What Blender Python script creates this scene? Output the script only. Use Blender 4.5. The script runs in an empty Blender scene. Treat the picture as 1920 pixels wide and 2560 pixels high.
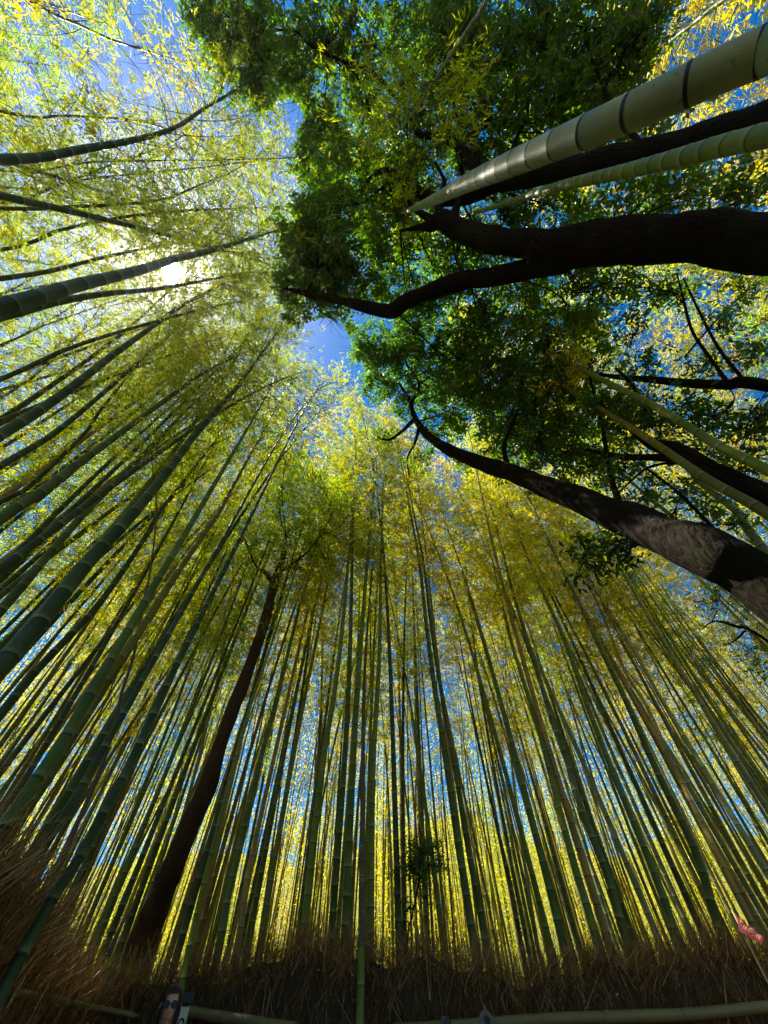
import bpy, math, random
import numpy as np
from mathutils import Vector, Matrix, noise
R = math.radians
sc = bpy.context.scene
C = sc.collection

# ------------------------------------------------------------------ camera, sky, sun, exposure
CZ = 1.40                                  # camera height over the path
PITCH = R(54.0)
cam_d = bpy.data.cameras.new("camera"); cam = bpy.data.objects.new("camera", cam_d); C.objects.link(cam)
cam.location = (0, 0, CZ); cam.rotation_euler = (R(90) + PITCH, 0, 0)
cam_d.sensor_fit = 'HORIZONTAL'; cam_d.sensor_width = 36; cam_d.lens = 18.0
cam_d.clip_start = 0.02; cam_d.clip_end = 2000
sc.camera = cam
SX = 1920 / 1659.0                          # reading scale of the photograph
F0 = np.array([0, math.cos(PITCH), math.sin(PITCH)]); U0 = np.array([0, -math.sin(PITCH), math.cos(PITCH)])

def ray(x, y):
    a = (x * SX - 960) / 960; b = (1280 - y * SX) / 960
    return np.array([a, 0, 0]) + F0 + U0 * b
def atZ(x, y, Z):                           # point seen at x,y, Z metres over the camera
    r = ray(x, y); p = r * (Z / r[2]); return np.array([p[0], p[1], p[2] + CZ])
def atR(x, y, rho):                         # point seen at x,y at horizontal distance rho
    r = ray(x, y); k = rho / math.hypot(r[0], r[1]); return np.array([r[0]*k, r[1]*k, r[2]*k + CZ])
def project(P):
    P = np.atleast_2d(P) - np.array([0, 0, CZ]); z = P @ F0; z = np.where(z > .01, z, np.nan)
    return np.stack([(960 + 960 * P[:, 0] / z) / SX, (1280 - 960 * (P @ U0) / z) / SX, z], 1)

sun_v = ray(375, 592); sun_v = sun_v / np.linalg.norm(sun_v)
SUN_EL = math.asin(sun_v[2]); SUN_AZ = math.atan2(sun_v[0], sun_v[1])
w = bpy.data.worlds.new("World"); sc.world = w; w.use_nodes = True
nt = w.node_tree; nt.nodes.clear()
N = nt.nodes.new; Lk = nt.links.new
sky = N('ShaderNodeTexSky'); sky.sky_type = 'NISHITA'; sky.sun_disc = False
sky.sun_elevation = SUN_EL; sky.sun_rotation = SUN_AZ
sky.air_density = 1.0; sky.dust_density = 0.25; sky.ozone_density = 2.0
# the sun's own disc and the bright air round it
tc = N('ShaderNodeTexCoord'); dot = N('ShaderNodeVectorMath'); dot.operation = 'DOT_PRODUCT'
nrm = N('ShaderNodeVectorMath'); nrm.operation = 'NORMALIZE'
Lk(tc.outputs['Generated'], nrm.inputs[0]); Lk(nrm.outputs[0], dot.inputs[0]); dot.inputs[1].default_value = tuple(sun_v)
def M(op, a, b=None):
    n = N('ShaderNodeMath'); n.operation = op
    for i, v in enumerate((a, b)):
        if v is None: continue
        if isinstance(v, (int, float)): n.inputs[i].default_value = v
        else: Lk(v, n.inputs[i])
    return n.outputs[0]
one_m = M('MAXIMUM', M('SUBTRACT', 1.0, dot.outputs['Value']), 0.0)
ang2 = M('MULTIPLY', one_m, 2.0)                                   # about the angle squared
aure = M('DIVIDE', 0.010, M('ADD', ang2, 0.012))
aure2 = M('DIVIDE', 0.00006, M('ADD', M('MULTIPLY', ang2, ang2), 0.0000055))
disc = M('MULTIPLY', M('LESS_THAN', ang2, R(1.15) ** 2), 120.0)
glow = M('ADD', M('ADD', M('MULTIPLY', aure, 0.12), M('MULTIPLY', aure2, 0.16)), disc)
hs = N('ShaderNodeHueSaturation'); hs.inputs['Saturation'].default_value = 1.6; Lk(sky.outputs[0], hs.inputs['Color'])
bg1 = N('ShaderNodeBackground'); bg1.inputs[1].default_value = 0.052; Lk(hs.outputs[0], bg1.inputs[0])
bg2 = N('ShaderNodeBackground'); bg2.inputs[0].default_value = (1, .95, .84, 1); Lk(glow, bg2.inputs[1])
add = N('ShaderNodeAddShader'); Lk(bg1.outputs[0], add.inputs[0]); Lk(bg2.outputs[0], add.inputs[1])
wo = N('ShaderNodeOutputWorld'); Lk(add.outputs[0], wo.inputs[0])

sd = bpy.data.lights.new("sun", 'SUN'); sd.energy = 5.0; sd.angle = R(0.53); sd.color = (1, .93, .80)
so = bpy.data.objects.new("sun", sd); C.objects.link(so); so.location = (-20, 3, 40)
so.rotation_euler = Vector(sun_v).to_track_quat('Z', 'Y').to_euler()
vs = sc.view_settings; vs.view_transform = 'Standard'; vs.look = 'None'; vs.gamma = 1; vs.exposure = 1.95
vs.use_curve_mapping = False
cy = sc.cycles
cy.max_bounces = 8; cy.diffuse_bounces = 5; cy.glossy_bounces = 2; cy.transmission_bounces = 4; cy.transparent_max_bounces = 4
cy.use_denoising = True; cy.denoiser = 'OPENIMAGEDENOISE'; cy.denoising_input_passes = 'RGB_ALBEDO_NORMAL'; cy.denoising_prefilter = 'ACCURATE'
cy.sample_clamp_indirect = 6

rng = np.random.default_rng(11); random.seed(11)

# ------------------------------------------------------------------ materials
def mat(name):
    m = bpy.data.materials.new(name); m.use_nodes = True; m.node_tree.nodes.clear(); return m
class T:
    def __init__(s, m): s.t = m.node_tree
    def n(s, kind, **kw):
        nd = s.t.nodes.new('ShaderNode' + kind)
        for k, v in kw.items(): setattr(nd, k, v)
        return nd
    def l(s, a, b): s.t.links.new(a, b)
    def mix(s, f, a, b, mode='MIX'):
        m = s.n('MixRGB', blend_type=mode)
        for i, v in enumerate((f, a, b)):
            if hasattr(v, 'default_value') or hasattr(v, 'is_linked'): s.l(v, m.inputs[i])
            else: m.inputs[i].default_value = v if not isinstance(v, tuple) else (*v, 1)[:4]
        return m.outputs[0]
    def ramp(s, f, stops):
        r = s.n('ValToRGB'); s.l(f, r.inputs[0]); e = r.color_ramp.elements
        while len(e) < len(stops): e.new(.5)
        for q, (p, c) in zip(e, stops): q.position = p; q.color = (*c, 1)
        return r.outputs[0]
    def noise(s, vec, scale, detail=3, rough=.55, stretch=None):
        if stretch:
            mp = s.n('Mapping'); mp.inputs['Scale'].default_value = stretch; s.l(vec, mp.inputs[0]); vec = mp.outputs[0]
        n = s.n('TexNoise'); s.l(vec, n.inputs['Vector']); n.inputs['Scale'].default_value = scale
        n.inputs['Detail'].default_value = detail; n.inputs['Roughness'].default_value = rough; return n.outputs[0]
    def bump(s, h, strength, dist=.01):
        b = s.n('Bump'); b.inputs['Strength'].default_value = strength; b.inputs['Distance'].default_value = dist
        s.l(h, b.inputs['Height']); return b.outputs[0]
    def out(s, sh): o = s.n('OutputMaterial'); s.l(sh, o.inputs[0])

def leaf_mat(name, stops, trans=.55, tsat=(1, 1, 1), gloss=.05, rough=.35):
    m = mat(name); t = T(m)
    at = t.n('Attribute', attribute_name='tone'); oi = t.n('ObjectInfo')
    col = t.ramp(at.outputs['Fac'], stops)
    col = t.mix(1.0, col, oi.outputs['Color'], 'MULTIPLY')
    d = t.n('BsdfDiffuse'); t.l(col, d.inputs[0])
    tr = t.n('BsdfTranslucent'); t.l(t.mix(1.0, col, tsat, 'MULTIPLY'), tr.inputs[0])
    mx = t.n('MixShader'); mx.inputs[0].default_value = trans; t.l(d.outputs[0], mx.inputs[1]); t.l(tr.outputs[0], mx.inputs[2])
    g = t.n('BsdfGlossy'); g.inputs['Roughness'].default_value = rough
    m2 = t.n('MixShader'); m2.inputs[0].default_value = gloss; t.l(mx.outputs[0], m2.inputs[1]); t.l(g.outputs[0], m2.inputs[2])
    t.out(m2.outputs[0]); return m
M_BLEAF = leaf_mat('bamboo_leaf', [(0, (.15, .24, .012)), (.35, (.34, .42, .006)), (.75, (.60, .50, .006)), (1, (.68, .42, .015))], .62, (1.25, 1.22, .4), .02)
M_LEAF = leaf_mat('evergreen_leaf', [(0, (.026, .055, .006)), (.6, (.060, .11, .008)), (.93, (.13, .19, .010)), (1, (.30, .26, .02))], .55, (2.5, 3.0, .35), .04, .3)
M_DRY = leaf_mat('dry_leaf', [(0, (.08, .034, .009)), (.6, (.24, .115, .032)), (1, (.62, .38, .14))], .25, (1, .9, .6), .03)

def culm_mat():
    m = mat('bamboo_culm'); t = T(m)
    oi = t.n('ObjectInfo'); at = t.n('Attribute', attribute_name='band'); sg = t.n('Attribute', attribute_name='tone')
    tcn = t.n('TexCoord'); v = tcn.outputs['Object']
    streak = t.noise(v, 9, 4, .6, (6, 6, .35)); blot = t.noise(v, 2.3, 5, .65)
    c = t.mix(streak, oi.outputs['Color'], (.6, .62, .5), 'MULTIPLY')
    c = t.mix(.85, c, t.ramp(sg.outputs['Fac'], [(0, (.62, .70, .62)), (.5, (1, 1, 1)), (1, (1.35, 1.2, .85))]), 'MULTIPLY')
    c = t.mix(t.ramp(blot, [(.5, (0, 0, 0)), (.72, (.45, .45, .45))]), c, (.16, .16, .10))
    spots = t.noise(v, 38, 2, .5)
    c = t.mix(t.ramp(spots, [(.66, (0, 0, 0)), (.72, (.5, .5, .5))]), c, (.05, .045, .03))
    pale = t.n('Math', operation='MAXIMUM'); t.l(at.outputs['Fac'], pale.inputs[0]); pale.inputs[1].default_value = 0
    neg = t.n('Math', operation='MULTIPLY'); t.l(at.outputs['Fac'], neg.inputs[0]); neg.inputs[1].default_value = -1
    dark = t.n('Math', operation='MAXIMUM'); t.l(neg.outputs[0], dark.inputs[0]); dark.inputs[1].default_value = 0
    pm = t.n('Math', operation='MULTIPLY'); t.l(pale.outputs[0], pm.inputs[0]); pm.inputs[1].default_value = .5
    c = t.mix(pm.outputs[0], c, (.34, .34, .15)); c = t.mix(dark.outputs[0], c, (.012, .012, .008))
    p = t.n('BsdfPrincipled'); t.l(c, p.inputs['Base Color']); p.inputs['Roughness'].default_value = .5
    p.inputs['Specular IOR Level'].default_value = .24
    t.l(t.bump(streak, .25, .004), p.inputs['Normal']); t.out(p.outputs[0]); return m
M_CULM = culm_mat()

def bark_mat(name, a, b, moss, scale=1, rough_z=.3):
    m = mat(name); t = T(m); v = t.n('TexCoord').outputs['Object']
    n1 = t.noise(v, 7*scale, 8, .7, (1, 1, rough_z)); n2 = t.noise(v, 28*scale, 5, .7, (1, 1, rough_z)); n3 = t.noise(v, 1.3, 4, .6)
    vo = t.n('TexVoronoi', feature='DISTANCE_TO_EDGE'); vo.inputs['Scale'].default_value = 16*scale
    mp = t.n('Mapping'); mp.inputs['Scale'].default_value = (1, 1, rough_z); t.l(v, mp.inputs[0]); t.l(mp.outputs[0], vo.inputs['Vector'])
    c = t.mix(n1, a, b); c = t.mix(t.ramp(n2, [(.35, (.6, .6, .6)), (.65, (0, 0, 0))]), c, (.003, .002, .0015))
    c = t.mix(t.ramp(n3, [(.5, (0, 0, 0)), (.7, (.7, .7, .7))]), c, moss)
    p = t.n('BsdfPrincipled'); t.l(c, p.inputs['Base Color']); p.inputs['Roughness'].default_value = .9; p.inputs['Specular IOR Level'].default_value = .08
    h = t.mix(.5, n1, vo.outputs['Distance']); t.l(t.bump(h, 1.0, .08), p.inputs['Normal']); t.out(p.outputs[0]); return m
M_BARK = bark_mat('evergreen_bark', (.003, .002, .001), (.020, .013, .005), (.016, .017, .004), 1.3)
M_BARK2 = bark_mat('peeling_bark', (.04, .024, .013), (.11, .07, .04), (.02, .014, .008), 1.6, .5)
def plain(name, c1, c2, scale, rough=.8, stretch=None, bumps=.3):
    m = mat(name); t = T(m); v = t.n('TexCoord').outputs['Object']
    n = t.noise(v, scale, 5, .6, stretch); p = t.n('BsdfPrincipled'); t.l(t.mix(n, c1, c2), p.inputs['Base Color'])
    p.inputs['Roughness'].default_value = rough; t.l(t.bump(n, bumps, .01), p.inputs['Normal']); t.out(p.outputs[0]); return m
M_TWIG = plain('twig_bark', (.05, .045, .02), (.11, .10, .04), 8)
M_SHEATH = plain('dry_sheath', (.035, .018, .01), (.12, .07, .04), 14, .6, (5, 5, .6))
M_RAIL = plain('dried_bamboo_rail', (.12, .09, .025), (.24, .18, .055), 6, .5, (1, 1, 1))
M_SOIL = plain('leaf_litter', (.07, .05, .025), (.16, .12, .06), 3, .95)
M_PATH = plain('asphalt_path', (.045, .045, .045), (.07, .068, .062), 30, .9)
M_BACK = plain('brush_core', (.035, .016, .005), (.09, .045, .015), 20, .95, (1, 1, .2))
M_WOOD = plain('post_wood', (.010, .012, .012), (.025, .028, .025), 12, .6)
M_SKIN = plain('skin', (.60, .31, .17), (.66, .36, .20), 8, .5, None, .05)
M_HAIR = plain('dark_hair', (.006, .005, .004), (.015, .012, .009), 60, .75, (6, 6, 1))
M_NAVY = plain('teal_cloth', (.02, .06, .08), (.035, .085, .11), 12, .85)
M_GREYC = plain('grey_cloth', (.06, .065, .055), (.11, .115, .10), 25, .9)
M_DARKC = plain('dark_cloth', (.02, .02, .025), (.035, .035, .04), 20, .9)
M_RED = plain('red_cloth', (.13, .001, .005), (.17, .002, .008), 10, .8)
M_WHITE = plain('white_paint', (.60, .54, .34), (.70, .64, .44), 9, .6)
M_INK = plain('black_ink', (.012, .012, .012), (.02, .02, .02), 9, .5)
M_LENS = plain('dark_lens', (.003, .003, .004), (.004, .004, .005), 9, .5, None, 0)
M_LIP = plain('lip', (.42, .13, .11), (.46, .15, .13), 9, .4, None, 0)

# ------------------------------------------------------------------ object helpers
def props(o, label=None, cat=None, group=None, kind=None):
    for k, v in (('label', label), ('category', cat), ('group', group), ('kind', kind)):
        if v: o[k] = v
    return o
def link(name, me, parent=None, color=None, kind=None):
    o = bpy.data.objects.new(name, me); C.objects.link(o)
    if parent is not None: o.parent = parent
    if color is not None: o.color = (*color, 1)
    if kind: o['kind'] = kind
    return o
def empty(name, loc, label, cat, group=None):
    o = bpy.data.objects.new(name, None); C.objects.link(o); o.location = loc; o.empty_display_size = .2
    return props(o, label, cat, group)
def mesh(name, V, Fs, m, smooth=True, attrs=None):
    """V (n,3); Fs (f,k) index array of one face size, or a list of such arrays"""
    me = bpy.data.meshes.new(name)
    if not isinstance(Fs, list): Fs = [Fs]
    Fs = [np.asarray(f, dtype=np.int32) for f in Fs if len(f)]
    V = np.asarray(V, dtype=np.float32)
    me.vertices.add(len(V)); me.vertices.foreach_set('co', V.ravel())
    nl = sum(f.size for f in Fs); npf = sum(len(f) for f in Fs)
    me.loops.add(nl); me.loops.foreach_set('vertex_index', np.concatenate([f.ravel() for f in Fs]))
    tot = np.concatenate([np.full(len(f), f.shape[1], dtype=np.int32) for f in Fs])
    start = np.concatenate([[0], np.cumsum(tot)[:-1]]).astype(np.int32)
    me.polygons.add(npf); me.polygons.foreach_set('loop_start', start)
    me.polygons.foreach_set('use_smooth', np.full(npf, smooth, dtype=bool))
    me.update(calc_edges=True)
    if attrs:
        for k, a in attrs.items():
            at = me.attributes.new(k, 'FLOAT', 'POINT'); at.data.foreach_set('value', np.asarray(a, dtype=np.float32))
    me.materials.append(m); return me
def unit(a): return a / np.maximum(np.linalg.norm(a, axis=-1, keepdims=True), 1e-9)

# leaf templates: (along, across, lift) and faces
TB = (np.array([[0, 0, 0], [.3, .5, .02], [1, 0, -.12], [.3, -.5, .02]]), np.array([[0, 1, 2, 3]]))
TL = (np.array([[0, 0, 0], [.22, .36, .05], [.6, .46, .05], [1, 0, -.08], [.6, -.46, .05], [.22, -.36, .05]]), np.array([[0, 5, 4, 3, 2, 1]]))
TT = (np.array([[0, .5, 0], [0, -.5, 0], [1, -.25, .0], [1, .25, .0]]), np.array([[0, 1, 2, 3]]))
TR = (np.array([[0, 0, 0], [.4, .5, .05], [1, 0, -.08], [.4, -.5, .05]]), np.array([[0, 3, 2, 1]]))
def leaves(P, D, L, W, tone, tmpl, nrm=None):
    n = len(P); D = unit(D)
    ref = rng.normal(size=(n, 3)) if nrm is None else nrm
    S = unit(np.cross(D, ref)); Nn = np.cross(S, D)
    tv, tf = tmpl; k = len(tv)
    L = np.broadcast_to(L, (n,)); W = np.broadcast_to(W, (n,))
    V = P[:, None, :] + D[:, None, :] * (tv[None, :, 0:1] * L[:, None, None]) + S[:, None, :] * (tv[None, :, 1:2] * W[:, None, None]) \
        + Nn[:, None, :] * (tv[None, :, 2:3] * L[:, None, None])
    Fa = (tf[None] + (np.arange(n) * k)[:, None, None]).reshape(-1, tf.shape[1])
    return V.reshape(-1, 3), Fa, np.repeat(np.broadcast_to(tone, (n,)), k)

def catmull(P, n):
    P = np.asarray(P, float)
    if len(P) < 3:
        t = np.linspace(0, 1, n)[:, None]; return P[0] * (1 - t) + P[-1] * t
    Q = np.vstack([2 * P[0] - P[1], P, 2 * P[-1] - P[-2]])
    d = np.concatenate([[0], np.cumsum(np.linalg.norm(np.diff(P[:, :3], axis=0), axis=1))])
    s = np.linspace(0, d[-1], n); i = np.clip(np.searchsorted(d, s, side='right') - 1, 0, len(P) - 2)
    t = ((s - d[i]) / np.maximum(d[i + 1] - d[i], 1e-9))[:, None]
    a, b, c, e = Q[i], Q[i + 1], Q[i + 2], Q[i + 3]
    return .5 * (2 * b + (c - a) * t + (2 * a - 5 * b + 4 * c - e) * t ** 2 + (3 * b - a - 3 * c + e) * t ** 3)
def frames(P):
    Tn = unit(np.gradient(P, axis=0)); ref = np.array([0.03, 1.0, 0.02])
    if abs(np.mean(Tn[:, 1])) > .8: ref = np.array([1., 0, 0])
    A = unit(np.cross(Tn, ref)); B = np.cross(Tn, A); return Tn, A, B
def tube(P, r, sides=8, rough=0.0, cap=True):
    P = np.asarray(P, float); n = len(P); _, A, B = frames(P); th = np.linspace(0, 2 * math.pi, sides, endpoint=False)
    rr = np.broadcast_to(np.asarray(r, float), (n,))[:, None] * np.ones((1, sides))
    if rough:
        g = rng.normal(size=(n, sides)); g = (g + np.roll(g, 1, 1) + np.roll(g, -1, 1)) / 2
        g[1:-1] = (g[:-2] + g[1:-1] * 2 + g[2:]) / 3; rr = rr * (1 + rough * g)
    V = P[:, None] + A[:, None] * (np.cos(th)[None, :, None] * rr[..., None]) + B[:, None] * (np.sin(th)[None, :, None] * rr[..., None])
    V = V.reshape(-1, 3); i = np.arange(n - 1)[:, None] * sides; j = np.arange(sides)[None]; k = (j + 1) % sides
    Fq = np.stack([i + j, i + k, i + sides + k, i + sides + j], -1).reshape(-1, 4)
    Fs = [Fq]
    if cap:
        V = np.vstack([V, P[:1], P[-1:]]); c0, c1 = n * sides, n * sides + 1; j = np.arange(sides); k = (j + 1) % sides
        Fs.append(np.vstack([np.stack([np.full(sides, c0), k, j], -1), np.stack([np.full(sides, c1), (n - 1) * sides + j, (n - 1) * sides + k], -1)]))
    return V, Fs
def join(parts):
    """parts: list of (V, [faces])"""
    Vs, by = [], {}; off = 0
    for V, Fs in parts:
        for f in (Fs if isinstance(Fs, list) else [Fs]):
            by.setdefault(f.shape[1], []).append(f + off)
        Vs.append(V); off += len(V)
    return np.vstack(Vs), [np.vstack(v) for v in by.values()]

# ------------------------------------------------------------------ bamboo
def culm_mesh(path, r0, sides=10, nbase=.16, nmax=.30, taper=.85, darkring=False):
    """path: dense polyline from the ground up"""
    seg = np.linalg.norm(np.diff(path, axis=0), axis=1); s = np.concatenate([[0], np.cumsum(seg)]); Lt = s[-1]
    nodes = [0.05]
    while nodes[-1] < Lt - .15:
        f = nodes[-1] / Lt; nodes.append(nodes[-1] + (nbase + (nmax - nbase) * min(1, f * 5)) * (1 if f < .7 else 1 - (f - .7)) * random.uniform(.93, 1.07))
    nodes = np.array(nodes[:-1]); ss, rm, bd, tn = [0.0], [1.0], [0.0], [0.5]
    for q in nodes:
        tq = random.random(); pw = random.uniform(.4, 1)
        for ds, m_, b_ in ((-.009, 1.0, 0), (-.007, 1.012, -1), (-.001, 1.018, -1), (.003, 1.02, -1), (.005, 1.015, 0), (.05, 1, .0)) if darkring else ((-.010, 1.0, 0.0), (-.002, 1.05, -.9), (.006, 1.05, -.4), (.012, 1.015, pw), (.05, 1.0, pw * .2)):
            ss.append(q + ds); rm.append(m_); bd.append(b_); tn.append(tq)
    ss.append(Lt); rm.append(1); bd.append(0); tn.append(.5)
    ss = np.array(ss); P = np.stack([np.interp(ss, s, path[:, i]) for i in range(3)], 1)
    f = ss / Lt; r = (r0 * (1 - f ** 1.25 * taper) * (1 + .08 * np.exp(-f * 30))) * np.array(rm) + .002
    V, Fs = tube(P, r, sides)
    a1 = np.concatenate([np.repeat(bd, sides), [0, 0]]); a2 = np.concatenate([np.repeat(tn, sides), [.5, .5]])
    me = mesh('culm', V, Fs, M_CULM, True, {'band': a1, 'tone': a2})
    return me
SUNPX = (375, 592)
def crown_meshes(path, f0=.48, Lb=1.7, dens=1.0, leafL=.12, leafW=.021, tone0=.45, spr=13, per=6, wind=(0, 0), base=None):
    seg = np.linalg.norm(np.diff(path, axis=0), axis=1); s = np.concatenate([[0], np.cumsum(seg)]); Lt = s[-1]
    q = np.arange(f0 * Lt, Lt, .235); n = len(q)
    fr = (q / Lt - f0) / (1 - f0)
    prof = np.clip(.35 + 2.2 * fr, 0, 1) * (1 - .72 * fr ** 1.6)
    B0 = np.stack([np.interp(q, s, path[:, i]) for i in range(3)], 1)
    az0 = rng.uniform(0, 6.28); BP, BD, BL = [], [], []
    for k in range(n):
        for j in (0, 1):
            az = az0 + (k % 2) * math.pi + (j - .5) * rng.uniform(.5, 1.3) + rng.normal() * .45
            if rng.random() < .12: continue
            BP.append(B0[k]); BD.append((math.cos(az) + wind[0], math.sin(az) + wind[1])); BL.append(Lb * prof[k] * rng.uniform(.55, 1.2))
    # nodding tip
    BP = np.array(BP); BD = unit(np.array(BD)); BL = np.array(BL); nb = len(BP); up = rng.uniform(.45, .95, nb); dr = rng.uniform(.55, 1.05, nb)
    def bpt(i, t):
        return BP[i] + np.stack([BD[i, 0] * BL[i] * t * .85, BD[i, 1] * BL[i] * t * .85, BL[i] * (up[i] * t - dr[i] * t * t)], -1)
    parts = []; ts = np.linspace(0, 1, 6)
    th = np.array([0, 2.094, 4.189])
    for i in range(nb):
        P = np.stack([bpt(i, t) for t in ts]); parts.append(tube(P, np.linspace(.008, .002, 6) * (.5 + BL[i] / Lb * .6), 3, cap=False))
    # sprays
    m = max(3, int(spr * dens)); I = np.repeat(np.arange(nb), m); t = rng.uniform(.22, 1.05, len(I)) ** .8
    Pb = bpt(I, t); off = rng.normal(size=(len(I), 3)) * (BL[I] * .17 * t + .05)[:, None]; off[:, 2] *= .75; Ps = Pb + off
    tw = Ps - Pb; V1, F1, _ = leaves(Pb, tw, np.linalg.norm(tw, axis=1), .007, 0, TB)
    parts.append((V1, F1)); bV, bF = join(parts); br = mesh('branches', bV, bF, M_TWIG, False)
    J = np.repeat(np.arange(len(I)), per); D0 = unit(np.concatenate([BD[I] * .8, np.full((len(I), 1), -.35)], 1) + rng.normal(size=(len(I), 3)) * .55)
    P = Ps[J] + rng.normal(size=(len(J), 3)) * .035; D = D0[J] + rng.normal(size=(len(J), 3)) * .42; D[:, 2] -= .15
    L = leafL * rng.uniform(.65, 1.25, len(J)); W = leafW * rng.uniform(.7, 1.2, len(J))
    tn = np.clip(tone0 + np.repeat(rng.normal(size=nb) * .10, m * per) + rng.normal(size=len(J)) * .14, 0, 1)
    if base is not None:
        q = project(P + base); ok = ~((q[:, 0] - SUNPX[0]) ** 2 + (q[:, 1] - SUNPX[1]) ** 2 < 26 ** 2)
        P, D, L, W, tn = P[ok], D[ok], L[ok], W[ok], tn[ok]
    V, Fa, ta = leaves(P, D, L, W, tn, TB)
    return br, mesh('foliage', V, Fa, M_BLEAF, False, {'tone': ta})

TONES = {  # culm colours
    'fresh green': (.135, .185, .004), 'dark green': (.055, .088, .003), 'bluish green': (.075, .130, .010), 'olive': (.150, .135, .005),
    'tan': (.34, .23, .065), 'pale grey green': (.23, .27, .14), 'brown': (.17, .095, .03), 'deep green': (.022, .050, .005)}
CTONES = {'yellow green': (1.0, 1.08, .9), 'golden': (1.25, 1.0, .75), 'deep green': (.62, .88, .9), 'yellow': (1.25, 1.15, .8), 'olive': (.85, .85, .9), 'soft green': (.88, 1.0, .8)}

bamboos = []   # (root, base xy, tone, crown, diam)
def extend(P, Hground=True, top_extra=0.0):
    P = np.asarray(P, float)
    if P[0, 2] > 0:
        d = P[1] - P[0]; hv = d[:2] / max(d[2], .05) * .5; q_ = np.linalg.norm(hv); lim = .10; hv = hv * min(1, lim / max(q_, 1e-6)); d = unit(np.array([hv[0], hv[1], 1.0]))
        b = P[0] - d * (P[0, 2] / d[2]); mid = (b + P[0]) / 2
        P = np.vstack([b, mid, P]) if P[0, 2] > 1 else np.vstack([b, P])
    if top_extra > 0:
        d = unit(P[-1] - P[-2]); d = unit(np.array([d[0], d[1], max(d[2], .55)])); e1 = P[-1] + d * top_extra * .55; e2 = e1 + unit(d + np.array([-e1[0], 1.0 - e1[1], 0]) * .03 + np.array([d[0], d[1], -.25])) * top_extra * .45
        P = np.vstack([P, e1, e2])
    return P
def key_bamboo(pts, rho, ztop, diam, tone, crown, label, nbase=.16, extra=3.0, sides=11, f0=.5, dens=.8, name='bamboo', nmax=.3, Lb=1.6, group='bamboo culms', darkring=False, leafL=.12):
    """pts: seen points from low to high; rho: horizontal distance of the lowest, ztop: height over the camera of the last"""
    n = len(pts); r_end = ray(*pts[-1]); rho1 = ztop * math.hypot(r_end[0], r_end[1]) / r_end[2]
    if rho1 > 1.12 * rho: rho1 = 1.12 * rho; ztop = rho1 * r_end[2] / math.hypot(r_end[0], r_end[1])
    if dens > .3 and ztop + extra < 13.5: extra = 13.8 - ztop
    d = np.concatenate([[0], np.cumsum([math.dist(pts[i], pts[i + 1]) for i in range(n - 1)])]); d /= d[-1]
    zs = [atR(*pts[i], rho * (1 - d[i]) + rho1 * d[i]) for i in range(n)]
    P = extend(np.array(zs), True, extra); base = P[0].copy(); base[2] = 0
    path = catmull(P - base, 90)
    root = empty(name, base, label, 'bamboo', group)
    link('culm', culm_mesh(path, diam / 2, sides, nbase=nbase, nmax=nmax, darkring=darkring), root, TONES[tone])
    if dens > 0:
        br, fo = crown_meshes(path, f0, Lb, dens, leafL=leafL, base=base)
        link('branches', br, root, None, 'stuff'); link('foliage', fo, root, CTONES[crown], 'stuff')
    bamboos.append((root, base, tone, crown, diam)); return root, path, base

# ---- setting
def grid_obj(name, x0, x1, y0, y1, nx, ny, zf, m, kind='structure'):
    X, Y = np.meshgrid(np.linspace(x0, x1, nx), np.linspace(y0, y1, ny)); Z = zf(X, Y)
    i = (np.arange(ny - 1)[:, None] * nx + np.arange(nx - 1)[None]).ravel()
    o = link(name, mesh(name, np.stack([X.ravel(), Y.ravel(), Z.ravel()], 1), np.stack([i, i + 1, i + nx + 1, i + nx], 1), m)); o['kind'] = kind; return o
grid_obj('ground', -400, 400, -400, 400, 21, 21, lambda x, y: -.03 + .0 * x, M_SOIL)
FENCE = np.array([(-1.62, -6.0), (-1.66, -1.0), (-1.76, 1.9), (-2.02, 2.95), (-2.85, 5.0), (-3.2, 6.7), (-2.5, 7.15), (0, 6.62), (2.3, 6.65), (4.7, 7.1), (8.5, 7.6), (15, 8.0)])
pth = [(-1.3, -12, .0), (-1.3, -1, 0), (-1.4, 1.9, 0), (-2.3, 4.8, 0), (-2.6, 6.2, 0), (0, 6.0, 0), (5, 6.4, 0), (15, 7.2, 0), (15, 3, 0), (4, 2.4, 0), (1.4, 1.0, 0), (.9, -2, 0), (.9, -12, 0)]
pv = np.array(pth, float); pv[:, 2] = -.02
po = link('path', mesh('path', pv, [np.arange(len(pv))[None]], M_PATH, False)); po['kind'] = 'structure'

# ---- bamboo culms traced where they stand
K = key_bamboo
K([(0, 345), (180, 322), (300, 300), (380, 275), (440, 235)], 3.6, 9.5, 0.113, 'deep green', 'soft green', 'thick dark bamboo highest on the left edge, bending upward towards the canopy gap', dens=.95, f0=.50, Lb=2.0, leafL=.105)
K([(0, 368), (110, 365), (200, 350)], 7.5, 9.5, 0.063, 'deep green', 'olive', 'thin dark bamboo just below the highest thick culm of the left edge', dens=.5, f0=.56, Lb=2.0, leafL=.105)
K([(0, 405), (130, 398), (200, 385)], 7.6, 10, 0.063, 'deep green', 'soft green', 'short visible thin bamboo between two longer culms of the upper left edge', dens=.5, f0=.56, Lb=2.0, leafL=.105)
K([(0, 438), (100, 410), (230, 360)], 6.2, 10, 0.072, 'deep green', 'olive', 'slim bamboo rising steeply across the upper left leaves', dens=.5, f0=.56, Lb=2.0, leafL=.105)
K([(0, 450), (150, 447), (300, 438), (370, 425), (430, 400)], 5.2, 10.5, 0.077, 'deep green', 'soft green', 'long nearly level thin bamboo above the sun', dens=.95, f0=.50, Lb=2.0, leafL=.105)
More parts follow.
